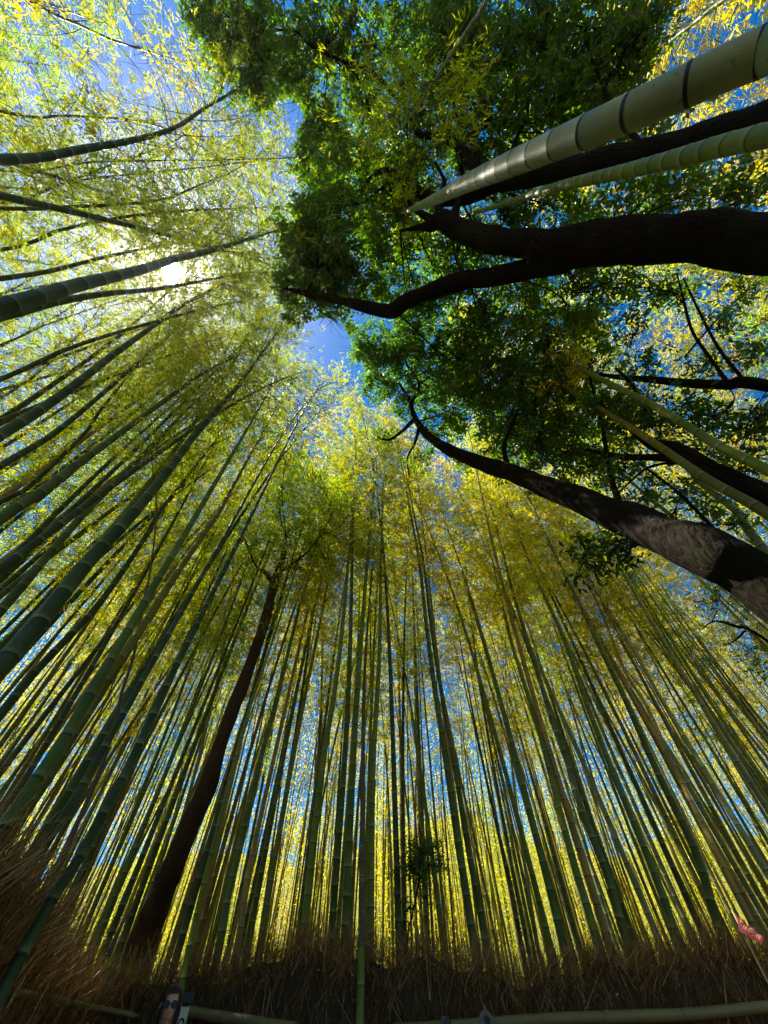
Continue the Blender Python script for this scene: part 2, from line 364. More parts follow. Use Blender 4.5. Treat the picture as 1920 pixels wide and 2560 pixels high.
K([(0, 602), (110, 585), (250, 550), (400, 520)], 5.0, 11, 0.090, 'deep green', 'soft green', 'medium bamboo just above the pair that crosses the sun', dens=.5, f0=.56, Lb=2.0, leafL=.105)
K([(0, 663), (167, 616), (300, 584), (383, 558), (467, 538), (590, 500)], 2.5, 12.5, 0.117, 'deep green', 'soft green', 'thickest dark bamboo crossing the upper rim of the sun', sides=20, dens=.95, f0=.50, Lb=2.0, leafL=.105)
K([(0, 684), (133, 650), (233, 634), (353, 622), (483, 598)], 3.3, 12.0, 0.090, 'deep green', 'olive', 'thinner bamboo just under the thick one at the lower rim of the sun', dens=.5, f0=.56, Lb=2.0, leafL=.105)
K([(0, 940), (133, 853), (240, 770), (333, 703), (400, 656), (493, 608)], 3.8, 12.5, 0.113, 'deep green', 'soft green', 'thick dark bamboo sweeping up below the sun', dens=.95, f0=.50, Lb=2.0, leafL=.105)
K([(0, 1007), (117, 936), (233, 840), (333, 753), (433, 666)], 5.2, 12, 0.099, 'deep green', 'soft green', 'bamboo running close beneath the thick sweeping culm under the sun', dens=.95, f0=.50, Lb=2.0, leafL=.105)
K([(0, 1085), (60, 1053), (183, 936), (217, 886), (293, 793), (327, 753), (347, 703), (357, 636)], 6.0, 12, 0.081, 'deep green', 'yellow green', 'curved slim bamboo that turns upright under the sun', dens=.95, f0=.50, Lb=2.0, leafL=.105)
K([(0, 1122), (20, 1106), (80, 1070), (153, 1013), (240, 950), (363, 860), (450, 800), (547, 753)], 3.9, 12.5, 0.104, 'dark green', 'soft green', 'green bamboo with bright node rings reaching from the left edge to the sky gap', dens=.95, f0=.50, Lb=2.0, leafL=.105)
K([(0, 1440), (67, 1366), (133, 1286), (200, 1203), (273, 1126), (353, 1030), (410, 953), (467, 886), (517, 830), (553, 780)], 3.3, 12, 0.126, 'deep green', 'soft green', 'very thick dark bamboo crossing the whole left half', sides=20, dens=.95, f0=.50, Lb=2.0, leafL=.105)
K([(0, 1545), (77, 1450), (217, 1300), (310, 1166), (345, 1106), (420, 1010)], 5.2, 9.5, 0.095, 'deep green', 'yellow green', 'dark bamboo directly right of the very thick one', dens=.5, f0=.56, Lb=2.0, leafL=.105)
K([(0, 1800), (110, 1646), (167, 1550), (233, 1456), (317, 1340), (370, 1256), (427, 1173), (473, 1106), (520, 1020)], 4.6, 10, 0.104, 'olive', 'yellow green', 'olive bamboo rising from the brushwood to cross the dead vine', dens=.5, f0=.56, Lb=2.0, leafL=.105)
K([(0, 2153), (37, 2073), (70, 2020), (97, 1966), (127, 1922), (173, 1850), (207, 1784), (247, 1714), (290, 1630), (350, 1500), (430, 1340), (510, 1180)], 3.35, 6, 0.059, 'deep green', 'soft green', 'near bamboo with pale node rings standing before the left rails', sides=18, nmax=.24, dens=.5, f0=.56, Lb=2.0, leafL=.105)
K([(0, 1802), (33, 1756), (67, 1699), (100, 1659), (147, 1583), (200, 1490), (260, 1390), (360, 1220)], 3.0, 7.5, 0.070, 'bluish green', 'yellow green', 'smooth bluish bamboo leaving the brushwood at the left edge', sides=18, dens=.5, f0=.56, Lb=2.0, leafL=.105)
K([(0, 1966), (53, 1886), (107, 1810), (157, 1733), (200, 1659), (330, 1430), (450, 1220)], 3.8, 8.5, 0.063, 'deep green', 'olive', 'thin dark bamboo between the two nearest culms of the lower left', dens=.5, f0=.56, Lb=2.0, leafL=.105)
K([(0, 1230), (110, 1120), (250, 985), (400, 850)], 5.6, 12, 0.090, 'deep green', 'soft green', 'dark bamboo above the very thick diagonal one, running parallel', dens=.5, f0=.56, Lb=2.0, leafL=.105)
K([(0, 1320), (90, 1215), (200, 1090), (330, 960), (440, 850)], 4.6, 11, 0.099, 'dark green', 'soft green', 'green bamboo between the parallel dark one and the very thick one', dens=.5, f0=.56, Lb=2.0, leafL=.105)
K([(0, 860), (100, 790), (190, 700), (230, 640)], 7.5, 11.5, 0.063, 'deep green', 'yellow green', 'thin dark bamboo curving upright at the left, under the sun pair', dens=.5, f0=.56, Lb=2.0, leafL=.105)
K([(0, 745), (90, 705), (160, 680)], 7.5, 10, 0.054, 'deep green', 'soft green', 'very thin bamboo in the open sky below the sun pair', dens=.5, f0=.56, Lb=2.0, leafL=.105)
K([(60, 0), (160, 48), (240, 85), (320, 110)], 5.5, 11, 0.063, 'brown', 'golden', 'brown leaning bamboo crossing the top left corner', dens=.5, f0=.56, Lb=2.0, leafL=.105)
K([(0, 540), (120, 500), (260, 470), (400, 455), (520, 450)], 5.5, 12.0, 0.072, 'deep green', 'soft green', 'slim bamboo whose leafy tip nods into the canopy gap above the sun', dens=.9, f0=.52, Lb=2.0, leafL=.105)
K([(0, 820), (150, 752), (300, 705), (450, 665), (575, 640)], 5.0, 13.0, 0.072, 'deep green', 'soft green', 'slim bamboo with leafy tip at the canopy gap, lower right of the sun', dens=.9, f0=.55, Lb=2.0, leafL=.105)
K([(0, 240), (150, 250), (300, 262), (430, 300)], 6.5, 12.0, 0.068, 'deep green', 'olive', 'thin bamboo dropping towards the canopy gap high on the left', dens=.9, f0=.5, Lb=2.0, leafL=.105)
# near right pale culms
K([(1659, 108), (1560, 150), (1450, 202), (1320, 262), (1200, 313), (1100, 356), (1000, 400), (930, 435), (870, 460)], 1.12, 9.5, .118, 'pale grey green', 'soft green', 'thick pale culm with black node rings in the top right corner', extra=1.5, sides=28, f0=.66, dens=.9, nmax=.165, nbase=.15, darkring=True)
K([(1659, 292), (1560, 315), (1450, 345), (1350, 370), (1200, 405), (1100, 437), (1010, 465)], 1.55, 9.0, .095, 'fresh green', 'soft green', 'smooth green culm running under the thick pale one', extra=1.5, sides=24, f0=.7, dens=.8, nmax=.15, nbase=.14)
K([(1050, 0), (1020, 50), (980, 110), (935, 180), (895, 240), (870, 275)], 1.8, 9.5, .052, 'pale grey green', 'soft green', 'slender whitish culm entering at the top edge', extra=1.2, sides=16, f0=.55, dens=1.25, nmax=.15, darkring=True, Lb=1.9)
K([(1659, 1016), (1556, 966), (1489, 923), (1406, 873), (1306, 823)], 3.6, 5.5, .10, 'fresh green', 'yellow', 'bright green culm with dark rings behind the right leaves', sides=18, extra=6)
K([(1659, 1110), (1539, 1043), (1456, 986), (1373, 930), (1290, 880)], 3.7, 5.5, .10, 'olive', 'yellow', 'shaded green culm between the two brown limbs on the right', sides=18, extra=6)
K([(1659, 1196), (1593, 1106), (1523, 1050), (1440, 960)], 4.6, 6.0, .10, 'pale grey green', 'yellow', 'pale sun flecked culm above the big mossy trunk', sides=18, extra=6)
K([(1480, 1140), (1400, 1073), (1330, 1010), (1270, 950)], 5.6, 7.0, .07, 'pale grey green', 'yellow', 'thin pale culm rising out behind the big mossy trunk', extra=6)
# front stand
KF = [
 ([(1020, 2013), (990, 1822), (963, 1640), (937, 1473), (920, 1340), (906, 1216), (886, 1106)], 7.4, 9.5, 0.116, 'dark green', 'golden', 'tall dark bamboo, first of the joined pair right of the dense sapling'),
 ([(1045, 2013), (1010, 1822), (980, 1640), (950, 1473), (930, 1340), (915, 1216), (893, 1106)], 7.9, 9.8, 0.103, 'dark green', 'golden', 'tall dark bamboo, second and right hand one of the joined pair'),
 ([(800, 2030), (806, 1656), (820, 1406), (823, 1206), (826, 1106)], 7.3, 9.5, 0.103, 'fresh green', 'yellow green', 'straight green bamboo just right of the sheathed brown culm'),
 ([(655, 2030), (696, 1660), (730, 1440), (750, 1240), (760, 1106)], 7.3, 9.5, 0.112, 'fresh green', 'yellow green', 'straight bright green bamboo, third left of the sheathed brown culm'),
 ([(715, 2030), (743, 1660), (755, 1440), (760, 1240), (764, 1080)], 7.6, 9.5, 0.107, 'dark green', 'olive', 'dark upright bamboo, second left of the sheathed brown culm'),
 ([(745, 2030), (763, 1640), (783, 1340), (800, 1140), (808, 1060)], 7.1, 9.8, 0.112, 'bluish green', 'olive', 'bluish upright bamboo next on the left of the sheathed brown culm'),
 ([(1573, 2056), (1540, 1966), (1503, 1840), (1416, 1659), (1353, 1516), (1306, 1419), (1259, 1319), (1216, 1233), (1156, 1106)], 8.4, 9.5, 0.120, 'dark green', 'yellow', 'thickest dark bamboo of the right stand, left of the red banner'),
 ([(1470, 2053), (1440, 1960), (1390, 1826), (1320, 1659), (1266, 1516), (1216, 1373), (1160, 1253), (1106, 1120)], 8.0, 9.5, 0.107, 'bluish green', 'yellow', 'bluish bamboo two places left of the thickest dark one on the right'),
 ([(1659, 1886), (1590, 1776), (1519, 1659), (1426, 1506), (1366, 1400), (1293, 1283)], 9.0, 8.5, 0.103, 'pale grey green', 'yellow', 'whitish sunlit bamboo above the red banner'),
 ([(1659, 1700), (1540, 1523), (1440, 1366), (1353, 1229)], 10.0, 9, 0.086, 'fresh green', 'yellow green', 'long slim bamboo reaching up to the dark leaf spray'),
 ([(1346, 2010), (1313, 1893), (1253, 1742), (1230, 1659), (1193, 1556), (1150, 1416), (1106, 1273), (1075, 1150)], 7.6, 9, 0.112, 'dark green', 'yellow green', 'thick shaded bamboo in the middle of the right stand'),
 ([(1606, 1959), (1523, 1792), (1456, 1659), (1396, 1523), (1353, 1456), (1306, 1340)], 8.8, 8.5, 0.090, 'tan', 'golden', 'tan dried bamboo between green ones left of the red banner'),
 ([(1290, 2030), (1230, 1830), (1170, 1600), (1126, 1456), (1100, 1370), (1060, 1200)], 7.8, 9, 0.112, 'fresh green', 'yellow', 'green bamboo with dark rings right of the black dead culm'),
 ([(560, 2060), (585, 1900), (640, 1600), (680, 1400), (710, 1250)], 7.7, 8.5, 0.099, 'olive', 'yellow', 'olive bamboo midway between the peeling trunk and the sheathed culm'),
 ([(470, 2060), (500, 1900), (560, 1650), (600, 1500), (650, 1300), (690, 1180)], 7.8, 9, 0.112, 'bluish green', 'olive', 'bluish bamboo a little right of the peeling trunk'),
 ([(510, 2060), (545, 1850), (600, 1600), (650, 1380), (680, 1250)], 8.2, 8.5, 0.095, 'tan', 'golden', 'tan bamboo right of the peeling trunk'),
 ([(385, 2180), (395, 2110), (430, 1950), (470, 1790), (530, 1560), (600, 1350)], 6.4, 7.5, 0.060, 'fresh green', 'yellow green', 'thin shiny bamboo standing by the woman in sunglasses'),
]
for a in KF: K(*a[:7], sides=9, f0=.50, dens=1.0, extra=5.5, Lb=1.8)
r_, p_, b_ = K([(1126, 2040), (1103, 1910), (1050, 1680), (1010, 1480), (985, 1330)], 7.6, 6.5, .06, 'brown', 'olive', 'blackened dead culm in the right middle of the stand', dens=0, extra=.5)
r_.children[0].color = (.02, .014, .012, 1)
# the sheathed culm in front of the fence
root, path, base = K([(777, 2212), (780, 2093), (784, 1659), (786, 1500), (792, 1380), (800, 1280)], 6.25, 6.5, .078, 'fresh green', 'olive', 'slender culm before the fence, green below and wrapped in brown sheaths above', dens=.25, sides=16, f0=.7, extra=2, group=None)
seg = np.concatenate([[0], np.cumsum(np.linalg.norm(np.diff(path, axis=0), axis=1))]); z = 2.02
while z < 8.4:
    h = .36; q = np.linspace(z, z + h, 7); P = np.stack([np.interp(q, seg, path[:, i]) for i in range(3)], 1)
    r = .039 * (1 - (q / seg[-1]) ** 1.25 * .85) + np.linspace(.0035, .008, 7); V, Fs = tube(P, r, 14, .02, cap=False)
    V = V.reshape(7, 14, 3); cut = (.10 * np.cos(np.linspace(0, 2 * math.pi, 14, endpoint=False) + z * 3.1)); V[-1, :, 2] += cut; V[-2, :, 2] += cut * .7
    V = V.reshape(-1, 3); link('sheath', mesh('sheath', V, Fs, M_SHEATH), root); z += h * .86

# ---- variants shared by the rest of the stand
VAR = []
for i in range(10):
    H = 15.5; b1 = rng.uniform(-.3, .8); b2 = rng.uniform(.5, 2.6); zz = np.linspace(0, 1, 80)
    p = np.stack([b1 * zz + b2 * zz ** 2.6, .25 * np.sin(zz * 3 + i) * zz, H * zz - .9 * b2 * .25 * zz ** 5], 1)
    f0 = rng.uniform(.40, .52)
    br, fo = crown_meshes(p, f0, rng.uniform(1.4, 1.8), 1.0 if i < 7 else .48, tone0=rng.uniform(.38, .55))
    VAR.append((culm_mesh(p, float(rng.uniform(.043, .056)), 10), br, fo))
def near_fence(x, y):
    # signed side: inside path area?
    return x > np.interp(y, FENCE[:6, 1], FENCE[:6, 0]) - .35 and y < np.interp(x, FENCE[6:, 0], FENCE[6:, 1]) + .4
pts = []; taken = [tuple(b[1][:2]) for b in bamboos]
GAPS = [(600, 290, 45), (700, 745, 60), (620, 250, 40)]
def try_add(x, y, dmin):
    for (a, b) in taken:
        if (a - x) ** 2 + (b - y) ** 2 < dmin * dmin: return False
    taken.append((x, y)); return True
lean_c = np.array([0.0, 1.0])
spots = []
def fill(n, fx, dmin, tag):
    k = 0; tries = 0
    while k < n and tries < n * 60:
        tries += 1; x, y = fx()
        if near_fence(x, y) and tag != 'right': continue
        if not try_add(x, y, dmin): continue
        spots.append((x, y, tag)); k += 1
fill(92, lambda: (random.uniform(-10, 11), random.uniform(7.2, 12.5)), .62, 'front')
fill(56, lambda: (random.uniform(-16, 18), random.uniform(12.5, 19)), .9, 'mid')
fill(46, lambda: (random.uniform(-11, -2.7), random.uniform(1.2, 8.5)), .55, 'left')
fill(26, lambda: (random.uniform(-13, -4.5), random.uniform(-9, 1)), 1.1, 'leftfar')
fill(22, lambda: (random.uniform(6, 15), random.uniform(-1, 7)), 1.0, 'right')
fill(14, lambda: (random.uniform(4, 12), random.uniform(-9, -2.5)), 1.2, 'right')
inst = []
for x, y, tag in spots:
    v = VAR[random.randrange(7)] if tag in ('front', 'mid', 'right', 'leftfar') else VAR[random.choice([7, 8, 9])]; s = random.uniform(.86, 1.16)
    to = math.atan2(1.5 - y, 0 - x) + random.gauss(0, .55)
    d_ = random.choice([.78, .9, 1.0, 1.0, 1.1, 1.2, 1.3]) 
    tone = random.choices(list(TONES), [30, 26, 14, 14, 12, 6, 5, 8])[0]
    if x > 3 and y > 7 and random.random() < .3: tone = 'pale grey green'
    crown = random.choices(list(CTONES), [30, 16, 12, 32, 14, 8])[0]
    if x > 1 and random.random() < .4: crown = random.choice(['golden', 'yellow'])
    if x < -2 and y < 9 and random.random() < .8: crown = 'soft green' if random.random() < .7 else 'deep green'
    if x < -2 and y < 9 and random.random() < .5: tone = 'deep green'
    zc = np.linspace(6, 15.5, 12) * s; bend = (zc / 15.5 / s) ** 2.6 * 1.6
    pc = project(np.stack([x + math.cos(to) * bend, y + math.sin(to) * bend, zc], 1)); dpx = np.hypot(pc[:, 0] - SUNPX[0], pc[:, 1] - SUNPX[1]) * pc[:, 2] / 700
    if np.nanmin(dpx) < 1.15 and tag != 'front': continue
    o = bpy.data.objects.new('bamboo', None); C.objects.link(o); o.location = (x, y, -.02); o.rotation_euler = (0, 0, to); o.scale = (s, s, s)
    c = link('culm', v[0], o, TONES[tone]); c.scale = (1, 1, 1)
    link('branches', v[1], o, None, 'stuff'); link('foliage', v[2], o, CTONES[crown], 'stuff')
    inst.append((o, x, y, s, tone, crown, tag))
ORD = 'first second third fourth fifth sixth seventh eighth ninth tenth eleventh twelfth thirteenth fourteenth fifteenth sixteenth seventeenth eighteenth nineteenth twentieth'.split()
ORD += ['twenty-' + q for q in ORD[:9]] + ['thirtieth'] + ['thirty-' + q for q in ORD[:9]] + ['fortieth'] + ['forty-' + q for q in ORD[:9]]
rows = {}
for t in inst:
    o, x, y, s, tone, crown, tag = t
    row = {'front': 'front', 'mid': 'middle', 'left': 'side', 'leftfar': 'far side', 'right': 'right hand'}[tag]
    if tag in ('front', 'mid'):
        k = int((y - 7.2) / 1.35); row = ['front', 'second', 'third', 'fourth', 'fifth', 'sixth', 'seventh', 'eighth', 'rearmost'][min(k, 8)]
    rows.setdefault((tag if tag not in ('mid',) else 'front', row), []).append(t)
for (tag, row), L_ in rows.items():
    L_.sort(key=lambda t: t[1] / max(t[2], .1) if tag in ('front',) else -t[2])
    for i, (o, x, y, s, tone, crown, _) in enumerate(L_):
        if tag == 'front': where = f'{ORD[i]} from left in {row} row past fence'
        elif tag == 'left': where = f'{ORD[i]} up from the left fence'
        elif tag == 'leftfar': where = f'{ORD[i]} up, far beyond left fence'
        else: where = f'{ORD[i]} down beyond the evergreens'
        props(o, f'{tone} bamboo with {crown} leaves, {where}', 'bamboo', {'front': 'bamboos in the stand behind the fence', 'left': 'bamboos by the left fence', 'leftfar': 'bamboos beyond the left fence', 'right': 'bamboos beyond the evergreens'}[tag])

# far grove: reads as one mass
def far_grove():
    cp, lp, tn = [], [], []
    for i in range(420):     # leafy masses beyond the last culms
        a = random.uniform(-1.4, 1.4); d = random.uniform(33, 39); h = random.uniform(.5, 12); n = 240
        c = np.array([d * math.sin(a) * 1.05, d * math.cos(a), h]); P2 = c + unit(rng.normal(size=(n, 3))) * (rng.random((n, 1)) ** .5) * np.array([1.9, 1.3, 1.6])
        V, Fa, ta = leaves(P2, rng.normal(size=(n, 3)) + np.array([0, 0, -.4]), rng.uniform(.2, .4, n), .07, np.clip(random.uniform(.3, .85) + rng.normal(size=n) * .1, 0, 1), TB)
        lp.append((V, Fa)); tn.append(ta)
    for i in range(760):     # slim leafless looking lower stems deep in the stand
        a = random.uniform(-1.35, 1.35); d = random.uniform(10.5, 33); x = d * math.sin(a); y = d * math.cos(a)
        if y < 8.5: continue
        zz = np.linspace(0, 1, 8); H = random.uniform(9, 14); lx, ly = random.uniform(-1, 1), random.uniform(-1, .5)
        cp.append(tube(np.stack([x + lx * zz ** 2, y + ly * zz ** 2, H * zz], 1), random.uniform(.026, .046) * (1 - zz * .8), 5, cap=False))
    for i in range(250):
        a = random.uniform(-1.4, 1.4); d = 19.5 + 13 * random.random(); x = d * math.sin(a) * 1.05; y = d * math.cos(a)
        if y < 3: continue
        H = random.uniform(10, 16); lx, ly = random.uniform(-1, 1), random.uniform(-1.5, .5)
        zz = np.linspace(0, 1, 9); P = np.stack([x + lx * zz ** 2, y + ly * zz ** 2, H * zz], 1)
        cp.append(tube(P, .055 * (1 - zz * .85), 6, cap=False))
        n = 1000; f = rng.uniform(.03, 1, n) ** 1.15; c = np.stack([np.interp(f, zz, P[:, k]) for k in range(3)], 1)
        rad = 1.5 * np.clip(.6 + 2 * (f - .03), 0, 1) * (1 - .7 * np.clip(f - .5, 0, 1) ** 1.5)
        off = unit(rng.normal(size=(n, 3))) * (rng.random(n) ** .5 * rad)[:, None]; off = np.round(off / .45) * .3 + off * .4
        P2 = c + off + rng.normal(size=(n, 3)) * .1
        tt = np.clip(random.uniform(.35, .85) + rng.normal(size=n) * .12, 0, 1)
        V, Fa, ta = leaves(P2, rng.normal(size=(n, 3)) + np.array([0, 0, -.4]), rng.uniform(.11, .22, n), .045, tt, TB)
        lp.append((V, Fa)); tn.append(ta)
    V, Fs = join(cp); root = empty('distant_bamboo_grove', (0, 20, 0), 'distant sunlit bamboo grove showing yellow between the nearer culms', 'bamboo grove')
    root['kind'] = 'stuff'
    o = link('culms', mesh('culms', V - np.array([0, 20, 0]), Fs, M_CULM, True, {'band': np.zeros(len(V)), 'tone': np.full(len(V), .6)}), root, TONES['olive'], 'stuff')
    V, Fs = join(lp); o = link('foliage', mesh('foliage', V - np.array([0, 20, 0]), Fs, M_BLEAF, False, {'tone': np.concatenate(tn)}), root, (.92, .95, .8), 'stuff')
far_grove()
def rise(x, y):
    d = np.hypot(x, y - 2); a = np.arctan2(x, y)
    return -.5 + 16 * np.clip((d - 38) / 26, 0, 1) ** .8 * (1 + .16 * np.sin(a * 5 + 1) + .10 * np.sin(a * 13) + .05 * np.sin(a * 31 + d))
M_HILL = plain('wooded_slope', (.035, .05, .008), (.16, .15, .012), 1.1, .95, None, 1.0)
nth, nd_ = 120, 16; TH, DD = np.meshgrid(np.linspace(-1.75, 1.75, nth), np.linspace(37, 90, nd_)); HX, HY = DD * np.sin(TH), DD * np.cos(TH) + 2
i = (np.arange(nd_ - 1)[:, None] * nth + np.arange(nth - 1)[None]).ravel()
HV = np.stack([HX.ravel(), HY.ravel(), rise(HX, HY).ravel()], 1); HV[:, 2] += rng.normal(size=len(HV)) * .35
ho_ = link('hillside', mesh('hillside', HV, np.stack([i, i + 1, i + nth + 1, i + nth], 1), M_HILL)); ho_['kind'] = 'structure'

# ------------------------------------------------------------------ evergreen trees
LEAF1 = mesh('leaf', TL[0] * np.array([1, .40, 1]), TL[1], M_LEAF, False, {'tone': np.full(6, .35)})
def tree(name, label, limbs, clusters, bark, leafcol=(1, 1, 1), leafL=.085, nleaf=1000, keep=.5, cat='tree', ground=True, gapcheck=True, seed=0, tone0=.35, twr=.006, wmul=1.0, single=False, tmpl=TL):
    nsingle = [0]; nrm_pre = np.array([.2, .3, 1.0])
    """limbs: list of (part, [(x, y, Z, width)]) seen points with height over the camera; the first is the trunk"""
    L3 = []
    for part, pts_ in limbs:
        P = np.array([atZ(x, y, Z) for x, y, Z, _ in pts_]); dep = project(P)[:, 2]
        r = np.array([wd * SX * d / 960 / 2 for (_, _, _, wd), d in zip(pts_, dep)]); L3.append([part, P, r])
    if ground:
        P, r = L3[0][1], L3[0][2]; d = unit(P[1] - P[0]); d = unit(np.array([d[0] * .45, d[1] * .45, max(.4, d[2])])); b = P[0] - d * (P[0, 2] / d[2])
        m_ = (b + P[0]) / 2; L3[0][1] = np.vstack([b, b + (m_ - b) * .15, m_, P]); L3[0][2] = np.concatenate([[r[0] * 1.55, r[0] * 1.25, r[0] * 1.05], r])
    base = L3[0][1][0].copy(); base[2] = 0
    root = empty(name, base, label, cat); allp = []
    for part, P, r in L3:
        Q = catmull(np.column_stack([P, r * 1.0]), max(12, int(len(P) * (16 if r.max() > .05 else 8)))); pp = Q[:, :3].copy()
        big = r.max() > .05; V, Fs = tube(pp, np.maximum(Q[:, 3], .004), 26 if big else 8, 0 if big else .04)
        if big:
            nn_ = len(V) - 2; cen = np.repeat(pp, 26, axis=0); ra = np.repeat(Q[:, 3], 26); d_ = V[:nn_] - cen
            off_ = np.array([noise.fractal(Vector((v[0] * 9, v[1] * 9, v[2] * 2.2)), .8, 2.1, 4) for v in V[:nn_]]) * .07 + np.array([noise.noise(Vector(v * 2.2)) for v in V[:nn_]]) * .22
            V[:nn_] = cen + d_ * (1 + off_)[:, None]
        link(part, mesh(part, V - base, Fs, bark), root); allp.append(pp[int(len(pp) * .35):] if part == 'trunk' else pp)
    AP = np.vstack(allp)
    bt, lv, tn = [], [], []
    for (cx, cyy, cr, Z, wt) in clusters:
        wt = wt * wmul
        c = atZ(cx, cyy, Z); rad = cr * SX / 960 * project(c)[0, 2]
        d = np.linalg.norm(AP - c, axis=1) + .25 * np.maximum(AP[:, 2] - c[2], 0); s0 = AP[d.argmin()]
        mid = (s0 + c) / 2 + rng.normal(size=3) * .12 * np.linalg.norm(c - s0); mid[2] -= .05 * np.linalg.norm(c - s0)
        P = catmull([s0, mid, c], 10); bt.append(tube(P, np.linspace(.012 + .01 * rad, .008, 10) * min(1, .25 + rad), 6))
        area = rad * rad; nt_ = max(6, int(85 * wt * min(2.2, area) + 8))
        E = c + unit(rng.normal(size=(nt_, 3))) * (rng.random((nt_, 1)) ** .45) * rad * np.array([1.12, 1.12, .8])
        for e in E[: min(nt_, 26)]:
            st = P[rng.integers(4, 10)]; m2 = (st + e) / 2 + rng.normal(size=3) * .08 * rad
            bt.append(tube(catmull([st, m2, e], 5), np.linspace(.006, .0025, 5) * 1.0, 3, cap=False))
        nl = int(nleaf * 2.7 * wt * area); ei = rng.integers(0, nt_, nl)
        tl = .30 * rad ** .5; dirs = unit(rng.normal(size=(nt_, 3)) + np.array([0, 0, .1]))
        s = rng.uniform(-1, 1, nl)[:, None]; P2 = E[ei] + dirs[ei] * s * tl + rng.normal(size=(nl, 3)) * .045
        D = dirs[ei] * .6 + rng.normal(size=(nl, 3)); D[:, 2] -= .2
        t_ = np.clip(tone0 + rng.normal() * .12 + rng.normal(size=nl) * .18, 0, 1)
        if gapcheck:
            q = project(P2); ok = np.ones(nl, bool)
            for gx, gy, gr in GAPS: ok &= (q[:, 0] - gx) ** 2 + (q[:, 1] - gy) ** 2 > gr * gr
            P2, D, t_ = P2[ok], D[ok], t_[ok]
        nrm_ = rng.normal(size=(len(P2), 3)) * .8 + np.array([0, 0, 1.0])
        if single and len(P2):
            sid = rng.permutation(len(P2)); own = sid[:max(0, min(len(sid), 24, 290 - nsingle[0]))]; nsingle[0] += len(own)
            for i_ in own:
                dd = unit(D[i_]); sx = unit(np.cross(dd, nrm_pre)); nz = np.cross(sx, dd); k_ = leafL * float(rng.uniform(.7, 1.25))
                lo = link('leaf', LEAF1, root); lo.color = (*leafcol, 1)
                lo.matrix_local = Matrix([[dd[0]*k_, sx[0]*k_, nz[0]*k_, P2[i_][0]-base[0]], [dd[1]*k_, sx[1]*k_, nz[1]*k_, P2[i_][1]-base[1]], [dd[2]*k_, sx[2]*k_, nz[2]*k_, P2[i_][2]-base[2]], [0, 0, 0, 1]])
            P2, D, t_ = P2[sid[len(own):]], D[sid[len(own):]], t_[sid[len(own):]]; nrm_ = nrm_[sid[len(own):]]
        V, Fa, ta = leaves(P2, D, leafL * rng.uniform(.5, 1.3, len(P2)), leafL * .9 * rng.uniform(.38, .5, len(P2)), t_, tmpl, nrm_)
        lv.append((V, Fa)); tn.append(ta)
    if bt:
        V, Fs = join(bt); link('twigs', mesh('twigs', V - base, Fs, bark, False), root, None, 'stuff')
        V, Fs = join(lv); link('crown', mesh('crown', V - base, Fs, M_LEAF, False, {'tone': np.concatenate(tn)}), root, leafcol, 'stuff')
    return root

tree('evergreen_tree', 'big evergreen leaning in from the right edge with a smooth forked dark trunk', [
    ('trunk', [(1659, 528, 4.0, 112), (1500, 515, 4.6, 92), (1350, 522, 5.2, 84), (1200, 540, 5.8, 80), (1150, 545, 6.0, 62)]),
    ('limb', [(1200, 530, 5.8, 58), (1100, 525, 6.4, 52), (1030, 510, 6.9, 48), (985, 492, 7.3, 44), (955, 474, 7.6, 36), (930, 488, 7.8, 26), (900, 492, 8.2, 12), (864, 498, 8.5, 5)]),
    ('limb', [(1230, 560, 5.8, 50), (1150, 580, 6.1, 44), (1050, 600, 6.6, 40), (970, 615, 7.0, 36), (880, 650, 7.4, 32), (846, 672, 7.6, 30), (800, 665, 7.8, 24), (740, 650, 8.2, 18), (680, 640, 8.7, 13), (640, 628, 9.0, 9), (610, 623, 9.3, 4)]),
    ('branch', [(975, 480, 7.4, 26), (985, 452, 7.8, 16), (995, 420, 8.2, 12), (1000, 380, 8.7, 9), (985, 320, 9.2, 6)]),
    ('branch', [(945, 480, 7.7, 22), (915, 465, 8.0, 14), (893, 448, 8.4, 10), (870, 420, 8.9, 6), (840, 390, 9.4, 4)]),
    ('branch', [(955, 470, 7.6, 20), (945, 430, 8.2, 14), (960, 395, 8.6, 9), (940, 350, 9.2, 5)])],
    [(690, 440, 65, 9.5, 1.6), (680, 520, 75, 9.0, 1.7), (740, 590, 75, 9.0, 1.4), (640, 590, 45, 9.6, 1.0), (640, 655, 45, 9.6, .9), (690, 620, 50, 9.3, 1.2), (820, 560, 90, 9.6, 1.0), (860, 460, 80, 10, .9), (780, 400, 80, 10.5, .9), (930, 570, 70, 10, .8),
     (960, 660, 60, 10, .7), (1060, 690, 70, 9, .8), (1150, 660, 70, 8.5, .9), (1060, 560, 60, 9.5, .7), (1120, 470, 70, 8.5, 1.0), (1250, 460, 70, 8, 1.1), (1000, 520, 60, 9.5, .8), (1320, 520, 50, 8, .6), (990, 590, 50, 9.5, .6), (720, 690, 40, 9.4, .7), (1010, 730, 60, 9.5, .8), (900, 650, 50, 10, .7), (1250, 700, 60, 8, .8), (1340, 620, 40, 7, .6), (1380, 440, 70, 7.5, .9), (1500, 410, 60, 7, .9), (1610, 400, 50, 6, .8), (1280, 640, 60, 7, .8), (1450, 640, 40, 6.5, .5)],
    M_BARK, (1.1, 1.1, 1), .105, 1500, wmul=1.25)
